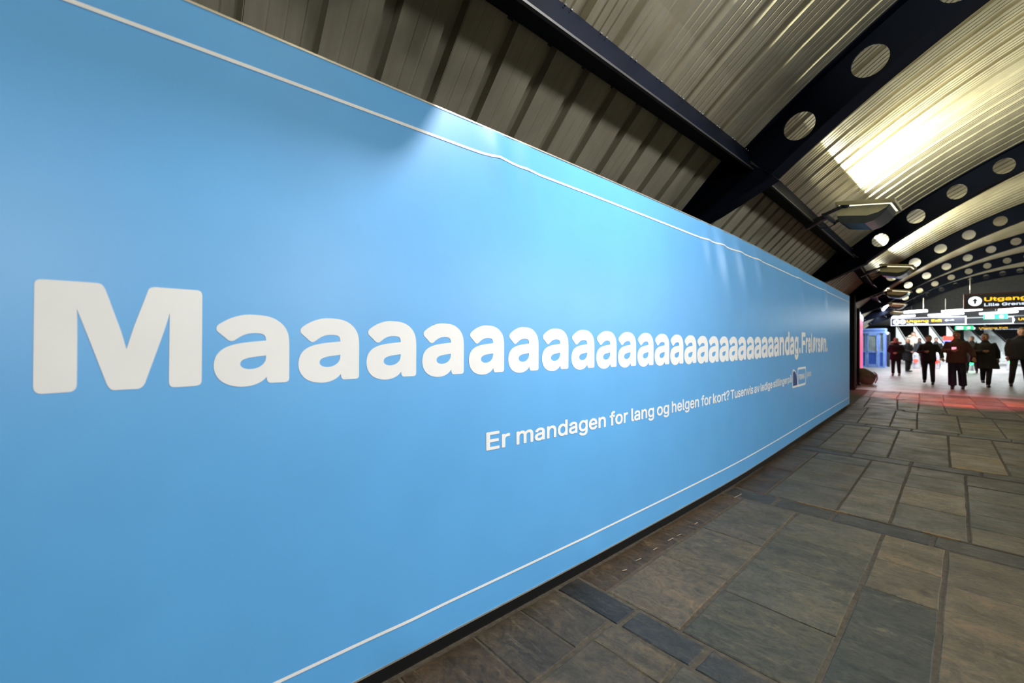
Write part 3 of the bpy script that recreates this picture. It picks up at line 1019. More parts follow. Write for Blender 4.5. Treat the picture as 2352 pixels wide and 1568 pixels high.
tl = [((2046, 718), (2130, 716), 24.8), ((2163, 714.5), (2256, 711.5), 24.0), ((2294, 711), (2375, 707), 23.0), ((2024, 728), (2102, 725.5), 28.8), ((2132, 723.5), (2214, 720), 27.6), ((2250, 719.5), (2338, 716.5), 26.4)]
tn = ['front row fluorescent fitting on the left', 'front row fluorescent fitting in the middle', 'front row fluorescent fitting cut by the right picture edge', 'back row fluorescent fitting on the left',
      'back row fluorescent fitting in the middle', 'back row fluorescent fitting on the right']
for ((a, ya), (b_, yb), d), n in zip(tl, tn):
    P0 = Vector((*D(a, d + .9), zat(ya, d + .9))); P1 = Vector((*D(b_, d - .9), zat(yb, d - .9)))
    c = (P0 + P1) / 2
    luminaire(c, P1 - P0, (P1 - P0).length, n, 'fluorescent fittings across the hall')
for k, (pa, pb) in enumerate((((2039, 701, 20.4), (2028, 711, 23.4)), ((2016, 722, 27), (2005, 733, 32)), ((2001, 737, 34), (1993, 744, 39)))):
    P0 = Vector((*D(pa[0], pa[2]), zat(pa[1], pa[2]))); P1 = Vector((*D(pb[0], pb[2]), zat(pb[1], pb[2])))
    luminaire((P0 + P1) / 2, P1 - P0, (P1 - P0).length, ['nearest', 'middle', 'farthest'][k] + ' fluorescent fitting in the slanting row along the left side', 'slanting row of fittings', rod=.3)
# more fittings deep in the hall, in front of the escalators
for px, d, n in ((2150, 36, 'left'), (2235, 35, 'middle'), (2320, 33, 'right')):
    luminaire((*D(px, d), 3.28), (1, -.1, 0), 2.4, n + ' fluorescent fitting deep in the hall before the escalators', 'fittings deep in the hall', rod=.165, pw=2.0)

SIGNBLK = mat('sign_dark_blue_black', (.012, .014, .022), .4)
YEL = mat('sign_yellow_letters', (.9, .55, .02), .5, emit=(1, .60, .03), es=.9)
SWH = mat('sign_white_letters', (.8, .85, .95), .5, emit=(.7, .82, 1), es=.8)
SGR = mat('sign_green', (.02, .55, .22), .5, emit=(.05, .85, .35), es=.9)
PICT = mat('sign_pictogram_white', (.85, .9, 1), .5, emit=(.8, .9, 1), es=1.2)
DARK_RED = mat('dark_red_frame_and_glow', (.07, .018, .018), .5)


def facing(c, rz):
    return Matrix.Translation(c) @ Matrix.Rotation(rz, 4, 'Z')


def sign(px0, px1, py0, py1, d, label, lines, frame=None, posts=True, full=None, pict=(), depth=.10):
    """flat hanging sign facing down the passage; lines: (text, x0, x1, z0, em, material) in fractions"""
    wpx = (px1 - px0) / FPX * d
    c2 = D((px0 + px1) / 2, d)
    zc, h = (zat(py0, d) + zat(py1, d)) / 2, (py1 - py0) / FPX * d
    rz = .10
    R = empty('exit_sign', (c2[0], c2[1], zc), rz)
    tag(R, label, 'sign', 'hanging way signs')
    w2 = wpx * 1.06 / 2
    xr_ = w2 if full is None else -w2 + full
    MB().box(-w2, xr_, 0, depth, -h / 2, h / 2).build('panel', SIGNBLK, R)
    if frame:
        fr = MB(); t = .05
        fr.box(-w2 - t, xr_ + t, -.02, depth, -h / 2 - t, -h / 2).box(-w2 - t, xr_ + t, -.02, depth, h / 2, h / 2 + t).box(-w2 - t, -w2, -.02, depth, -h / 2, h / 2).box(xr_, xr_ + t, -.02, depth, -h / 2, h / 2)
        fr.build('frame', frame, R)
    if posts:
        for x in (-w2 + .15, xr_ - .15):
            MB().tube([(x, depth / 2, h / 2), (x, depth / 2, h / 2 + .8)], .02, 6).build('hanger', GREYM, R)
    for kind, x, z, r in pict:
        xx, zz, rr = -w2 + x * 2 * w2, -h / 2 + z * h, r * h
        vs = [(xx + rr * math.cos(2 * PI * k / 20), -.006, zz + rr * math.sin(2 * PI * k / 20)) for k in range(20)]
        p = link('pictogram_disc', MB().add(vs, [tuple(range(20))]).mesh('pictogram_disc'), PICT, R)
        a = MB()
        if kind == 'up':
            a.add([(xx - rr * .45, -.010, zz), (xx + rr * .45, -.010, zz), (xx, -.010, zz + rr * .6)], [(0, 1, 2)]).add([(xx - rr * .15, -.010, zz - rr * .55), (xx + rr * .15, -.010, zz - rr * .55), (xx + rr * .15, -.010, zz), (xx - rr * .15, -.010, zz)], [(0, 1, 2, 3)])
        else:
            a.add([(xx - rr * .5, -.010, zz - rr * .5), (xx + rr * .1, -.010, zz - rr * .5), (xx + rr * .5, -.010, zz + rr * .4), (xx + rr * .1, -.010, zz + rr * .4)], [(0, 1, 2, 3)])
        a.build('pictogram', SIGNBLK, p)
    for (txt, x0, x1, z0, em, m) in lines:
        me = text_mesh(txt, .02)
        xs = [v.co.x for v in me.vertices]; a, b_ = min(xs), max(xs)
        for v in me.vertices:
            X = -w2 + 2 * w2 * (x0 + (v.co.x - a) / (b_ - a) * (x1 - x0))
            v.co = (X, -.008 - v.co.z * 5, -h / 2 + h * z0 + v.co.y * em * h)
        me.materials.clear(); me.update()
        link('lettering', me, m, R)
    return R


sign(2246, 2352, 674, 705, 17.5, 'large near exit sign with yellow Utgang lettering, cut by the right picture edge',
     [('Utgang', .27, .85, .50, .52, YEL), ('Exit', .93, 1.3, .50, .52, YEL), ('Lille Grensen,', .27, .98, .12, .38, SWH)], frame=DARK_RED, full=4.2, pict=[('up', .14, .52, .36)])
sign(2072, 2186, 730, 745, 25.5, 'small exit sign in a white frame, left of the hall',
     [('Utgang', .22, .52, .42, .62, YEL), ('Exit', .56, .70, .42, .62, YEL), ('←→', .74, .86, .45, .5, SWH), ('Lille Grensen', .22, .52, .04, .40, SWH)], frame=LGREY, pict=[('up', .07, .5, .40), ('st', .16, .5, .36)], posts=False)
sign(2202, 2296, 730, 743, 25, 'empty dark sign board in a white frame, right of the small exit sign', [], frame=LGREY, posts=False)
sign(2318, 2420, 725, 741, 24.4, 'white framed exit sign cut by the right picture edge, below the tubes',
     [('Utgang', .32, .62, .42, .62, YEL), ('Exit', .66, .8, .42, .62, YEL)], frame=LGREY, pict=[('up', .09, .5, .40), ('st', .22, .5, .36)], posts=False)
sign(2237, 2332, 749, 757, 33, 'farthest dark exit sign above the escalators',
     [('Utgang', .26, .54, .36, .7, YEL), ('Exit', .57, .7, .36, .7, YEL), ('Lille Grensen', .28, .9, .02, .3, SWH)], pict=[('up', .06, .5, .45), ('st', .17, .5, .40)], posts=False)


def green_sign(px0, px1, py0, py1, d, label):
    c2 = D((px0 + px1) / 2, d); w2 = (px1 - px0) / FPX * d / 2; h = (py1 - py0) / FPX * d
    R = empty('emergency_exit_sign', (c2[0], c2[1], (zat(py0, d) + zat(py1, d)) / 2), .1)
    tag(R, label, 'sign', 'green emergency exit signs')
    MB().box(-w2, w2, 0, .08, -h / 2, h / 2).build('light_box', SGR, R)
    MB().box(-w2 * .85, -w2 * .1, -.01, 0, -h * .42, h * .42).build('running_figure_panel', PICT, R)
    vs = [(w2 * .48 + h * .36 * math.cos(2 * PI * k / 16), -.006, h * .36 * math.sin(2 * PI * k / 16)) for k in range(16)]
    MB().add(vs, [tuple(range(16))]).build('arrow_disc', PICT, R)
    MB().tube([(0, .04, h / 2), (0, .04, max(h / 2 + .5, 3.45 - R.location.z))], .015, 6).build('hanger', GREYM, R)


green_sign(2268, 2305, 722, 732, 23.6, 'green emergency exit light box hanging right of centre below the tubes')
green_sign(2200, 2229, 748.5, 757, 32.5, 'far green emergency exit light box above the brown coat person')
# small spotlight on the fascia
c = D(2221, 27); sp = empty('spotlight', (c[0], c[1], zat(670, 27)))
tag(sp, 'small bright white spotlight under the end of the vault', 'spotlight')
MB().tube([(0, .12, .05), (0, 0, 0)], [.07, .10], 12).build('can', BLACK, sp)
MB().ball((0, -.01, 0), (.085, .03, .085)).build('lens', TUBE, sp)
MB().bar((0, .06, .05), (0, Y_END + .02 - c[1], .05), .03, .03).build('stem', BLACK, sp)

# ------------------------------------------------------------------ left side beyond the banner: posts, shop front, sack, booth
for (px, py, wd, h, m, lab, cat) in ((1957.5, 891, .17, 2.75, BLACK, 'black door post beside the end of the banner', 'post'), (1963.5, 886, .07, 2.75, DARK_RED, 'narrow strip between two black posts, red glow put into its colour', 'post'),  # the middle strip carries the red glow between the posts as colour
                                     (1968.5, 884, .14, 2.72, BLACK, 'black post next to the glowing pink display front', 'post')):
    d = EYE * FPX / (py - CY); x, y = D(px, d)
    R = empty('door_post', (x, y, 0)); tag(R, lab, cat, 'posts at the end of the banner')
    MB().box(-wd / 2, wd / 2, -.06, .06, 0, h).build('shaft', m, R)
    MB().box(-wd / 2 - .02, wd / 2 + .02, -.08, .08, 0, .06).build('foot', BLACK, R)
    if px < 1960:
        for z in (2.05, 2.18):
            MB().ball((wd / 2 - .02, -.07, z), .028, 10, 6).build('reflection_dot', TUBE, R)  # small glowing balls stand in for lamp reflections on the post

pf = empty('display_front', (-3.75, 21.3, 0)); tag(pf, 'glowing pink lit display front with a white frame along the left wall', 'shop front')
PINK = mat('pink_lit_panel', (.45, .02, .10), .4, emit=(.75, .03, .17), es=1.0, var=.4, scale=2)
dv = Vector((-.95, 6.6, 0))
for k in range(4):
    a, b_ = dv * (k / 4 + .012), dv * ((k + 1) / 4 - .012)
    MB().bar(a + Vector((0, 0, 1.35)), b_ + Vector((0, 0, 1.35)), .06, 2.5).build('panel', PINK, pf)
FRM = mat('white_lit_frame', (.8, .82, .9), .4, emit=(.8, .86, 1), es=.9)
MB().bar(Vector((0, 0, 2.72)), dv + Vector((0, 0, 2.72)), .12, .2).build('top_frame', FRM, pf)
MB().box(-.04, .04, -.05, .03, 0, 2.82).build('frame_post', FRM, pf)
MB().bar(Vector((0, 0, .05)), dv + Vector((0, 0, .05)), .1, .1).build('plinth', BLACK, pf)

x, y = D(1991, 15.5)
sk = empty('sack', (x, y, 0), .1); tag(sk, 'slumped olive brown sack leaning on the black posts', 'sack')
SKM = mat('olive_sack_cloth', (.17, .155, .11), .85, var=.3, bmp=.4)
b = MB().loft([(-.02, 0, .0, .10, .12), (-.0, 0, .015, .17, .18), (-.03, 0, .16, .27, .23), (-.04, 0, .32, .31, .22), (-.10, 0, .44, .26, .19), (-.17, 0, .53, .19, .15), (-.20, 0, .57, .14, .12)], 18, 2.6)
so = remesh(b, 'bag_body', SKM, sk, .02, 2)
MB().loft([(.235, 0, .06, .02, .14), (.285, 0, .2, .022, .17), (.27, 0, .36, .022, .16), (.20, 0, .45, .02, .13)], 12).build('pink_side_patch', mat('pink_cloth', (.55, .25, .30), .8), sk)

BB, BL_ = mat('booth_light_blue_frame', (.24, .42, .95), .45), mat('booth_deep_blue_panel', (.03, .11, .55), .45)
PANE = mat('booth_grey_glass', (.30, .38, .38), .12, var=.3, scale=2)
d = 26.5; x, y = D(2005, d)
bo = empty('telephone_booth', (x, y, 0), .03); tag(bo, 'bright blue glazed telephone booth standing by the left wall', 'booth')
W2, Hh = .52, 2.42
fr = MB()
for xx in (-W2, -.32, .28, W2):
    fr.box(xx - .05, xx + .05, -.05, .05, 0, Hh - .28)
fr.build('frame_posts', BB, bo)
MB().box(-W2 - .06, W2 + .06, -.07, .9, Hh - .30, Hh).build('head_board', BB, bo)
MB().box(-W2 - .06, W2 + .06, -.08, .9, Hh - .16, Hh - .12).build('head_groove', BL_, bo)
MB().box(-W2 - .05, W2 + .05, -.06, .9, 0, .08).build('base_rail', BB, bo)
for (x0, x1, nm) in ((-W2 + .05, -.37, 'side_light'), (.33, W2 - .05, 'side_light')):
    p = MB().box(x0, x1, -.01, .02, .98, Hh - .30).build(nm, PANE, bo)
    MB().box(x0, x1, -.02, .03, .08, .98).build('lower_panel', BL_, bo)
    MB().box(x0, x1, -.04, .03, .94, 1.02).build('cross_rail', BB, bo)
dr = MB()
dr.box(-.27, -.20, -.07, -.01, .08, Hh - .3).box(.16, .23, -.07, -.01, .08, Hh - .3).box(-.27, .23, -.07, -.01, .08, .2).box(-.27, .23, -.07, -.01, .92, 1.04).box(-.27, .23, -.07, -.01, Hh - .44, Hh - .3)
do = dr.build('door', BB, bo)
MB().box(-.20, .16, -.05, -.02, 1.04, Hh - .44).build('pane', PANE, do)
MB().box(-.20, .16, -.05, -.02, .2, .92).build('kick_panel', BL_, do)
MB().box(.19, .22, -.12, -.07, .98, 1.2).build('handle', LGREY, do)
for xx in (-W2, W2):
    s_ = MB().box(xx - .03, xx + .03, .05, .9, .08, Hh - .3).build('side_wall', BL_, bo)
MB().box(-W2, W2, .86, .9, .08, Hh - .3).build('rear_wall', BL_, bo)
x, y = D(2037, 27.5)
cb = empty('information_column', (x, y, 0)); tag(cb, 'narrow dark column with a red stripe right of the blue booth', 'column')
MB().box(-.14, .14, -.12, .12, 0, 2.2).build('shaft', DARKW, cb)
MB().box(-.15, -.08, -.14, .0, .7, 2.0).build('red_stripe', mat('crimson_stripe', (.35, .01, .03), .5), cb)
MB().ball((.05, -.14, 2.15), .06, 10, 6).build('white_lamp', TUBE, cb)

# ------------------------------------------------------------------ escalators
ESC_W = mat('white_lit_balustrade', (.85, .88, .88), .25, emit=(.86, .94, .92), es=.9)
STEP = mat('ribbed_step_grey', (.48, .50, .48), .5, .1)


def escalator(px, d, rz, label, wdt=1.0, L=4.5, slope=.50, m=ESC_W):
    x, y = D(px, d)
    R = empty('escalator', (x, y, 0), rz); tag(R, label, 'escalator', 'escalators at the end of the hall')
    H_ = L * slope
    for s_ in (-1, 1):
        xx = s_ * wdt / 2
        bal = MB().prism([(-.9, .0), (-.9, .85), (-.3, .98), (L, H_ + 1.0), (L, H_ - .3), (.4, 0)], xx - .11, xx + .11, 'x').build('balustrade', m, R)
        MB().tube([(xx, -.95, .6), (xx, -.98, .85), (xx, -.7, .97), (xx, -.3, 1.02), (xx, L, H_ + 1.04)], .045, 8).build('handrail', BLACK, bal)
    n = int(H_ / .2)
    for k in range(n):
        MB().box(-wdt / 2 + .05, wdt / 2 - .05, k * L / n, (k + 1) * L / n + .02, k * .2 - .1, (k + 1) * .2).build('step', STEP, R)
    return R


escalator(2112, 41, .32, 'left white sided escalator behind the grey jacket person', 1.4)
escalator(2196, 40, .32, 'middle white sided escalator behind the brown coat person', 1.3)
escalator(2298, 35, .34, 'right escalator with pale glassy sides beside the right edge person', 1.3, m=mat('pale_glass_side', (.42, .46, .45), .15, .2))
x, y = D(2179, 37)
pn = empty('poster_stand', (x, y, 0), .1); tag(pn, 'small red over blue poster board in front of the escalators', 'poster')
MB().box(-.32, .32, 0, .05, 1.75, 2.15).build('red_field', mat('poster_red', (.75, .03, .01), .5), pn)
MB().box(-.32, .32, 0, .05, 1.42, 1.75).build('blue_field', mat('poster_blue', (.08, .16, .7), .5), pn)
MB().box(-.05, .05, .05, .1, 0, 2.1).build('post', GREYM, pn)
MB().box(-.22, .22, -.12, .22, 0, .04).build('foot', GREYM, pn)

# ------------------------------------------------------------------ ticket gates
REDL = mat('red_gate_light', (.8, .01, .01), .4, emit=(1, .03, .02), es=6)
GRNL = mat('green_gate_light', (.02, .8, .15), .4, emit=(.03, 1, .22), es=5)
for (px, py, d, m, lab) in ((2104, 828, 25.5, REDL, 'ticket gate with a red light, left of the black coat person'), (2152, 830, 25, REDL, 'ticket gate with a red light, right of the black coat person'),
                            (2230, 833, 23.5, GRNL, 'ticket gate with a green light, right of the brown coat person'), (2323, 832, 23.5, GRNL, 'ticket gate with a green light by the right edge person')):
    x, y = D(px, d); zl = zat(py, d)
    R = empty('ticket_gate', (x, y, 0), .1); tag(R, lab, 'ticket gate', 'ticket gates across the hall')
    MB().loft([(0, .3, 0, .13, .42), (0, .3, .04, .12, .40), (0, .3, .8, .12, .40), (0, .3, .95, .10, .36)], 16, 4).build('cabinet', LGREY, R)
    MB().tube([(0, -.12, zl), (0, -.155, zl)], [.11, .085], 14).build('light', m, R)
    MB().box(-.09, .09, -.04, .6, .95, .98).build('reader_top', BLACK, R)

# ------------------------------------------------------------------ people
SKIN = mat('skin', (.48, .26, .18), .55, var=.08)
SKIN2 = mat('skin_tanned', (.36, .19, .12), .55, var=.08)


def limb(mb, pts, rs, n=10): mb.tube(pts, rs, n)


def person(px, feet_y, head_y, label, coat, trousers, hair, pose, rz=0.0, skin=SKIN, coat_len=.46, bulk=1.0, wide=1.0, flare=1.0, extra=None, boots=None, hood=None, fine=True, hairlen=0):
    d = EYE * FPX / (feet_y - CY)
    h = (feet_y - head_y) / FPX * d
    x, y = D(px, d)
    R = empty('person', (x, y, 0), rz)
    tag(R, label, 'person', 'people in the ticket hall')
    k = h / 1.75
    V = lambda *p: (p[0] * k, p[1] * k, p[2] * k)
    # --- joints (person looks towards -y)
    legs = pose.get('legs', ((-.1, 0), (.1, 0)))          # (x, y) of each foot; y<0 is forward
    joints = []
    for s_, (fx, fy, *lift) in zip((-1, 1), legs):
        lf = lift[0] if lift else 0
        hip = (s_ * .09, 0, .92)
        ank = (fx, fy, .085 + lf)
        bend = .03 + abs(fy) * .25 + lf * .5
        knee = ((hip[0] + ank[0]) / 2, (hip[1] + ank[1]) / 2 - bend, .49 + lf * .4)
        joints.append((hip, knee, ank, lf))
    arms = []
    for s_, a in zip((-1, 1), pose.get('arms', ('down', 'down'))):
        sh = (s_ * .165, 0, 1.405)
        if a == 'down': el, wr = (s_ * .225, .02, 1.13), (s_ * .22, -.05, .90)
        elif a == 'hold': el, wr = (s_ * .27, -.02, 1.14), (s_ * .07, -.26, 1.17)
        elif a == 'front': el, wr = (s_ * .27, .02, 1.14), (s_ * .05, -.22, 1.06)
        elif a == 'back': el, wr = (s_ * .28, .12, 1.15), (s_ * .30, .14, .92)
        elif a == 'swing': el, wr = (s_ * .31, -.02, 1.14), (s_ * .36, -.14, .95)
        else: el, wr = a
        arms.append((sh, el, wr))
    lean = pose.get('lean', 0.0)
    hx, hy = pose.get('head', (0, -.01))
    # --- body: one skin
    b = MB()
    b.loft([V(hx, hy + .0, 1.50)[:3] + (.05 * k, .055 * k), V(hx, hy - .01, 1.535)[:3] + (.062 * k, .075 * k), V(hx, hy - .005, 1.58)[:3] + (.072 * k, .09 * k), V(hx, hy, 1.64)[:3] + (.078 * k, .098 * k), V(hx, hy + .005, 1.70)[:3] + (.070 * k, .088 * k),
            V(hx, hy + .01, 1.735)[:3] + (.045 * k, .055 * k), V(hx, hy + .01, 1.75)[:3] + (.015 * k, .02 * k)], 16)
    b.tube([V(hx, hy - .085, 1.635), V(hx, hy - .118, 1.598), V(hx, hy - .09, 1.588)], [.010 * k, .017 * k, .014 * k], 8)           # nose
    b.tube([V(hx - .025, hy - .088, 1.555), V(hx + .025, hy - .088, 1.555)], .011 * k, 8)                                   # mouth
    for s_ in (-1, 1): b.ball(V(hx + s_ * .078, hy + .012, 1.615), (.012 * k, .022 * k, .034 * k), 8, 6)                       # ears
    b.tube([V(0, .0, 1.40), V(hx * .6, hy * .5, 1.47), V(hx, hy + .01, 1.54)], [.07 * k, .055 * k, .055 * k], 12)
    b.loft([V(0, 0, .86)[:3] + (.15 * k, .11 * k), V(0, 0, .95)[:3] + (.165 * k, .12 * k), V(0, 0, 1.08)[:3] + (.145 * k, .105 * k), V(0, 0, 1.25)[:3] + (.16 * k, .115 * k), V(0, 0, 1.38)[:3] + (.17 * k, .10 * k), V(0, 0, 1.46)[:3] + (.09 * k, .07 * k)], 16)
    for hip, knee, ank, lf in joints:
        b.tube([V(*hip), V(*knee), V(*ank)], [.085 * k, .055 * k, .04 * k], 10)
        b.tube([V(ank[0], ank[1] + .05, ank[2] - .05), V(ank[0], ank[1] - .15, ank[2] - .055)], [.035 * k, .03 * k], 8)
    for s_, (sh, el, wr) in zip((-1, 1), arms):
        b.tube([V(*sh), V(*el), V(*wr)], [.055 * k, .042 * k, .030 * k], 10)
        w_, e_ = Vector(wr), Vector(el)
        dr = (w_ - e_).normalized()
        side = dr.cross(Vector((0, 1, 0)))
        if side.length < .2: side = dr.cross(Vector((1, 0, 0)))
        side.normalize(); up = side.cross(dr)
        pc = w_ + dr * .05
        b.tube([V(*w_), V(*(w_ + dr * .045)), V(*(w_ + dr * .085))], [.028 * k, .036 * k, .032 * k], 10)
        for q, (o_, ln) in enumerate(((-.027, .066), (-.009, .078), (.010, .073), (.027, .056))):
            r0 = w_ + dr * .08 + side * o_
            b.tube([V(*r0), V(*(r0 + dr * ln * .5 + up * .008)), V(*(r0 + dr * ln * .85 + up * .028))], [.0095 * k, .009 * k, .0075 * k], 6)
        t0 = w_ + dr * .03 - side * .03
        b.tube([V(*t0), V(*(t0 + dr * .03 - side * .022)), V(*(t0 + dr * .06 - side * .02 + up * .015))], [.011 * k, .010 * k, .008 * k], 6)
    remesh(b, 'body', skin, R, .0105 if fine else .016, 1)
    for s_ in (-1, 1):
        MB().ball(V(hx + s_ * .032, hy - .088, 1.635), .011 * k, 8, 6).build('eye', mat('eye_dark', (.02, .015, .012), .2), R)
    # --- coat
    c = MB()
    zh = coat_len * 1.75 if coat_len < 1 else coat_len
    f_ = flare
    rings = [V(.0 + pose.get('hem', 0), .0, zh)[:3] + (.205 * k * bulk * f_, .165 * k * bulk * f_), V(pose.get('hem', 0) * .7, 0, (zh + .98) / 2)[:3] + (.205 * k * bulk * (f_ + 1) / 2, .16 * k * bulk), V(0, 0, 1.0)[:3] + (.195 * k * bulk, .15 * k * bulk),
             V(0, 0, 1.15)[:3] + (.19 * k * bulk, .145 * k * bulk), V(0, 0, 1.30)[:3] + (.185 * k * bulk, .145 * k * bulk), V(0, 0, 1.38)[:3] + (.165 * k * bulk, .13 * k * bulk), V(0, 0, 1.44)[:3] + (.12 * k, .105 * k), V(hx * .6, hy * .5, 1.49)[:3] + (.085 * k, .085 * k), V(hx * .7, hy * .6, 1.525)[:3] + (.082 * k, .085 * k)]
    c.loft(rings, 20, 2.3)
    for sh, el, wr in arms:
        w2_ = Vector(el) + (Vector(wr) - Vector(el)) * .97
        c.tube([V(sh[0] * .85, sh[1], sh[2] - .03), V(*sh), V(*el), V(*w2_)], [.07 * k * bulk, .078 * k * bulk, .068 * k * bulk, .055 * k * bulk], 12)
    remesh(c, 'coat', coat, R, .018, 2)
    # --- trousers, shoes
    t = MB()
    t.loft([V(0, 0, .80)[:3] + (.14 * k, .11 * k), V(0, 0, .92)[:3] + (.17 * k, .13 * k), V(0, 0, 1.0)[:3] + (.165 * k, .125 * k)], 14)
    for hip, knee, ank, lf in joints:
        end = Vector(ank) + (Vector(knee) - Vector(ank)) * .06
        t.tube([V(*hip), V(*knee), V(*end)], [.10 * k, .072 * k * wide, .058 * k * wide * (1.25 if wide > 1.2 else 1)], 12)
    remesh(t, 'trousers', trousers, R, .016, 2)
    bm_ = boots or mat('black_shoe', (.012, .012, .012), .35)
    for hip, knee, ank, lf in joints:
        sh = MB()
        ax, ay, az = ank
        sh.tube([V(ax, ay + .045, max(.036, az - .052)), V(ax, ay - .05, max(.036, az - .052)), V(ax, ay - .165, max(.030, az - .058)), V(ax, ay - .19, max(.024, az - .062))], [.040 * k, .044 * k, .036 * k, .018 * k], 10)
        sh.tube([V(ax, ay + .01, az + .10), V(ax, ay + .005, az - .02)], [.052 * k, .046 * k], 10)
        sh.build('shoe', bm_, R)
    # --- hair
    hm = MB()
    hm.loft([V(hx, hy + .03, 1.60 - hairlen)[:3] + (.075 * k, .07 * k), V(hx, hy + .03, 1.655)[:3] + (.086 * k, .088 * k), V(hx, hy + .022, 1.70)[:3] + (.083 * k, .10 * k), V(hx, hy + .015, 1.745)[:3] + (.058 * k, .075 * k), V(hx, hy + .015, 1.765)[:3] + (.02 * k, .025 * k)], 16)
    hm.build('hair', hair, R)
    if hood:
        hd = MB()
        pts = []
        for q in range(13):
            a = PI * (-.15 + 1.3 * q / 12)
            pts.append(V(.16 * math.cos(a), .0 + .11 * math.sin(a) - .03, 1.515 + .03 * math.sin(a)))
        hd.tube(pts, [.055 * k] * 13, 10)
        hd.build('fur_hood', hood, R)
    if extra: extra(R, k, arms)
    return R


def phone(m):
    def f_(R, k, arms):
        w_ = Vector(arms[0][2]) + Vector((.06, -.04, .05))
        MB().box((w_.x - .075) * k, (w_.x + .02) * k, (w_.y - .03) * k, (w_.y - .018) * k, (w_.z - .02) * k, (w_.z + .045) * k).build('phone', m, R)
    return f_


def bag(m, side=1):
    def f_(R, k, arms):
        b_ = MB().loft([(side * .27 * k, .02, .78 * k, .06, .13), (side * .28 * k, .02, .82 * k, .09, .17), (side * .27 * k, .02, 1.05 * k, .085, .16), (side * .26 * k, .02, 1.10 * k, .05, .12)], 14, 3)
        bo_ = b_.build('shoulder_bag', m, R)
        MB().tube([(side * .26 * k, .02, 1.09 * k), (side * .20 * k, -.02, 1.49 * k)], .014, 6).build('strap', m, bo_)
    return f_


cBLK = mat('black_coat', (.005, .005, .006), .8, var=.3, bmp=.3)
cBLK2 = mat('charcoal_coat', (.009, .009, .009), .8, var=.3, bmp=.3)
cBRN = mat('dark_brown_coat', (.085, .040, .028), .85, var=.25, scale=40, bmp=.4)
cGRY = mat('grey_jacket', (.07, .072, .08), .8, var=.35)
cCRM = mat('cream_jacket', (.55, .46, .36), .85)
tBLK = mat('black_trousers', (.008, .008, .010), .8)
tNVY = mat('navy_trousers', (.009, .011, .03), .8)
hDRK = mat('dark_hair', (.018, .012, .009), .5)
hBLD = mat('blond_hair', (.42, .30, .15), .5)
hBRN = mat('brown_hair', (.12, .07, .04), .5)
FUR = mat('beige_fur', (.50, .40, .28), .95, bmp=.8, scale=20)
PHN = mat('phone_pink_glow', (.3, .05, .08), .3, emit=(1, .25, .35), es=2.0)
PHD = mat('phone_dark', (.02, .02, .02), .2)

person(2197, 893, 760, 'person in a dark brown coat and navy trousers, walking with a phone, face lit red', cBRN, tNVY, hDRK, {'legs': ((-.08, -.10), (.13, .12)), 'arms': ('hold', 'swing')}, coat_len=.45, bulk=1.13, wide=1.3, extra=phone(PHN))
person(2133, 882, 770, 'person in a black quilted coat walking with a phone, left of the brown coat', cBLK, tBLK, hDRK, {'legs': ((-.12, .18, .05), (.12, -.10)), 'arms': ('hold', 'swing')}, coat_len=.46, bulk=1.0, extra=phone(PHD))
person(2263, 888, 766, 'person in a long charcoal coat striding, right of the brown coat person', cBLK2, tBLK, hBRN, {'legs': ((-.02, .28, .12), (.05, -.12)), 'arms': ('hold', 'back'), 'hem': .06}, coat_len=.34, bulk=1.15, flare=1.15, skin=SKIN2, extra=bag(mat('dark_bag', (.03, .028, .022), .6), -1), rz=.15)
person(2341, 887, 753, 'person in a bulky black jacket at the right picture edge', cBLK, tBLK, hBRN, {'legs': ((-.16, -.06), (.16, .10)), 'arms': ('down', 'down'), 'head': (.05, -.03)}, coat_len=.46, bulk=1.14)
person(2058, 862, 776, 'person in a black parka with a beige fur hood and pale boots, hands clasped', cBLK, tBLK, hBLD, {'legs': ((-.10, -.05), (.11, .05)), 'arms': ('front', 'front')}, coat_len=.42, bulk=1.12, boots=mat('pale_boot', (.30, .27, .23), .6), hood=FUR, fine=False)
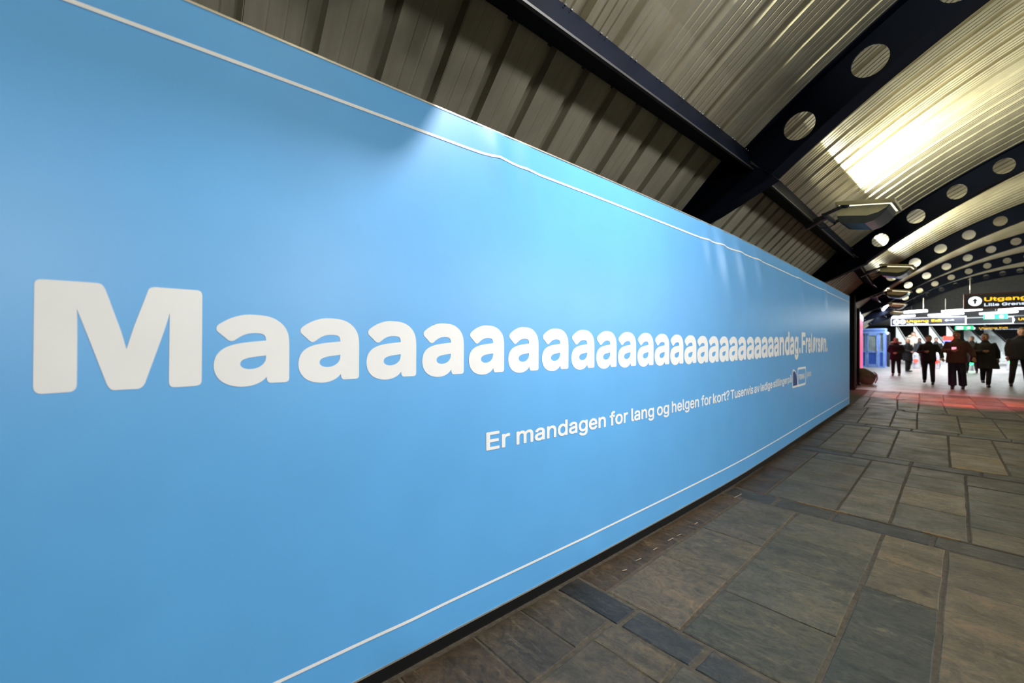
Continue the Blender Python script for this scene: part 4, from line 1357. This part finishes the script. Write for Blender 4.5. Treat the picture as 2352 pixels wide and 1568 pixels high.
person(2085, 853, 778, 'blond person in a long black coat turned sideways behind the fur hood parka', cBLK, tBLK, hBLD, {'legs': ((-.07, 0), (.08, .02)), 'arms': ('front', 'front')}, rz=.9, coat_len=.33, bulk=1.05, fine=False, hairlen=.1)
person(2098, 838, 762, 'person in a cream jacket far back by the left escalator', cCRM, tBLK, hDRK, {'arms': ('down', 'down')}, coat_len=.46, bulk=1.15, fine=False, hood=FUR)
person(2112, 842, 776, 'person in a grey jacket with a bag, half hidden behind the black quilted coat', cGRY, tBLK, hDRK, {'legs': ((-.1, -.08), (.1, .08)), 'arms': ('down', 'front')}, coat_len=.44, bulk=1.1, fine=False, extra=bag(cGRY, -1), hairlen=.12)
person(2150, 845, 775, 'person in a dark jacket and cap between the black and brown coats', cBLK2, tBLK, mat('dark_cap', (.02, .022, .03), .7), {'legs': ((-.1, 0), (.12, .06)), 'arms': ('down', 'front')}, coat_len=.46, fine=False)
person(2232, 856, 772, 'person in a grey green jacket and dark cap behind the brown coat, on the right', mat('grey_green_jacket', (.035, .036, .030), .8), tBLK, mat('navy_cap', (.03, .035, .06), .7), {'legs': ((-.16, -.08), (.16, .10)), 'arms': ('front', 'down')}, coat_len=.46, bulk=1.1, fine=False)

# red spot that tints the floor and the faces at the mouth of the hall
x, y, z = 1.2 + off(11.2), 11.35, 3.75
rs = empty('red_spotlight', (x, y, z)); tag(rs, 'red stage spotlight clamped to the second rib', 'spotlight')
aim = (Vector((-.85, 16.0, 0)) - Vector((x, y, z))).normalized()
MB().tube([tuple(aim * -.16), tuple(aim * .10)], [.055, .085], 14).build('can', BLACK, rs)
MB().tube([tuple(aim * .100), tuple(aim * .104)], .07, 14).build('lens', mat('red_lens', (.8, .02, .05), .3, emit=(1, .05, .12), es=3), rs)
MB().bar((0, -.02, .04), (0, -.1, .42), .03, .03).build('clamp', BLACK, rs)
lo = light('red_spot', 'SPOT', Vector((x, y, z)) + aim * .12, (0, 0, 0), RED_W, (1, .16, .24), spot_size=math.radians(37), spot_blend=1.0, shadow_soft_size=.06)
lo.rotation_euler = aim.to_track_quat('-Z', 'Y').to_euler()
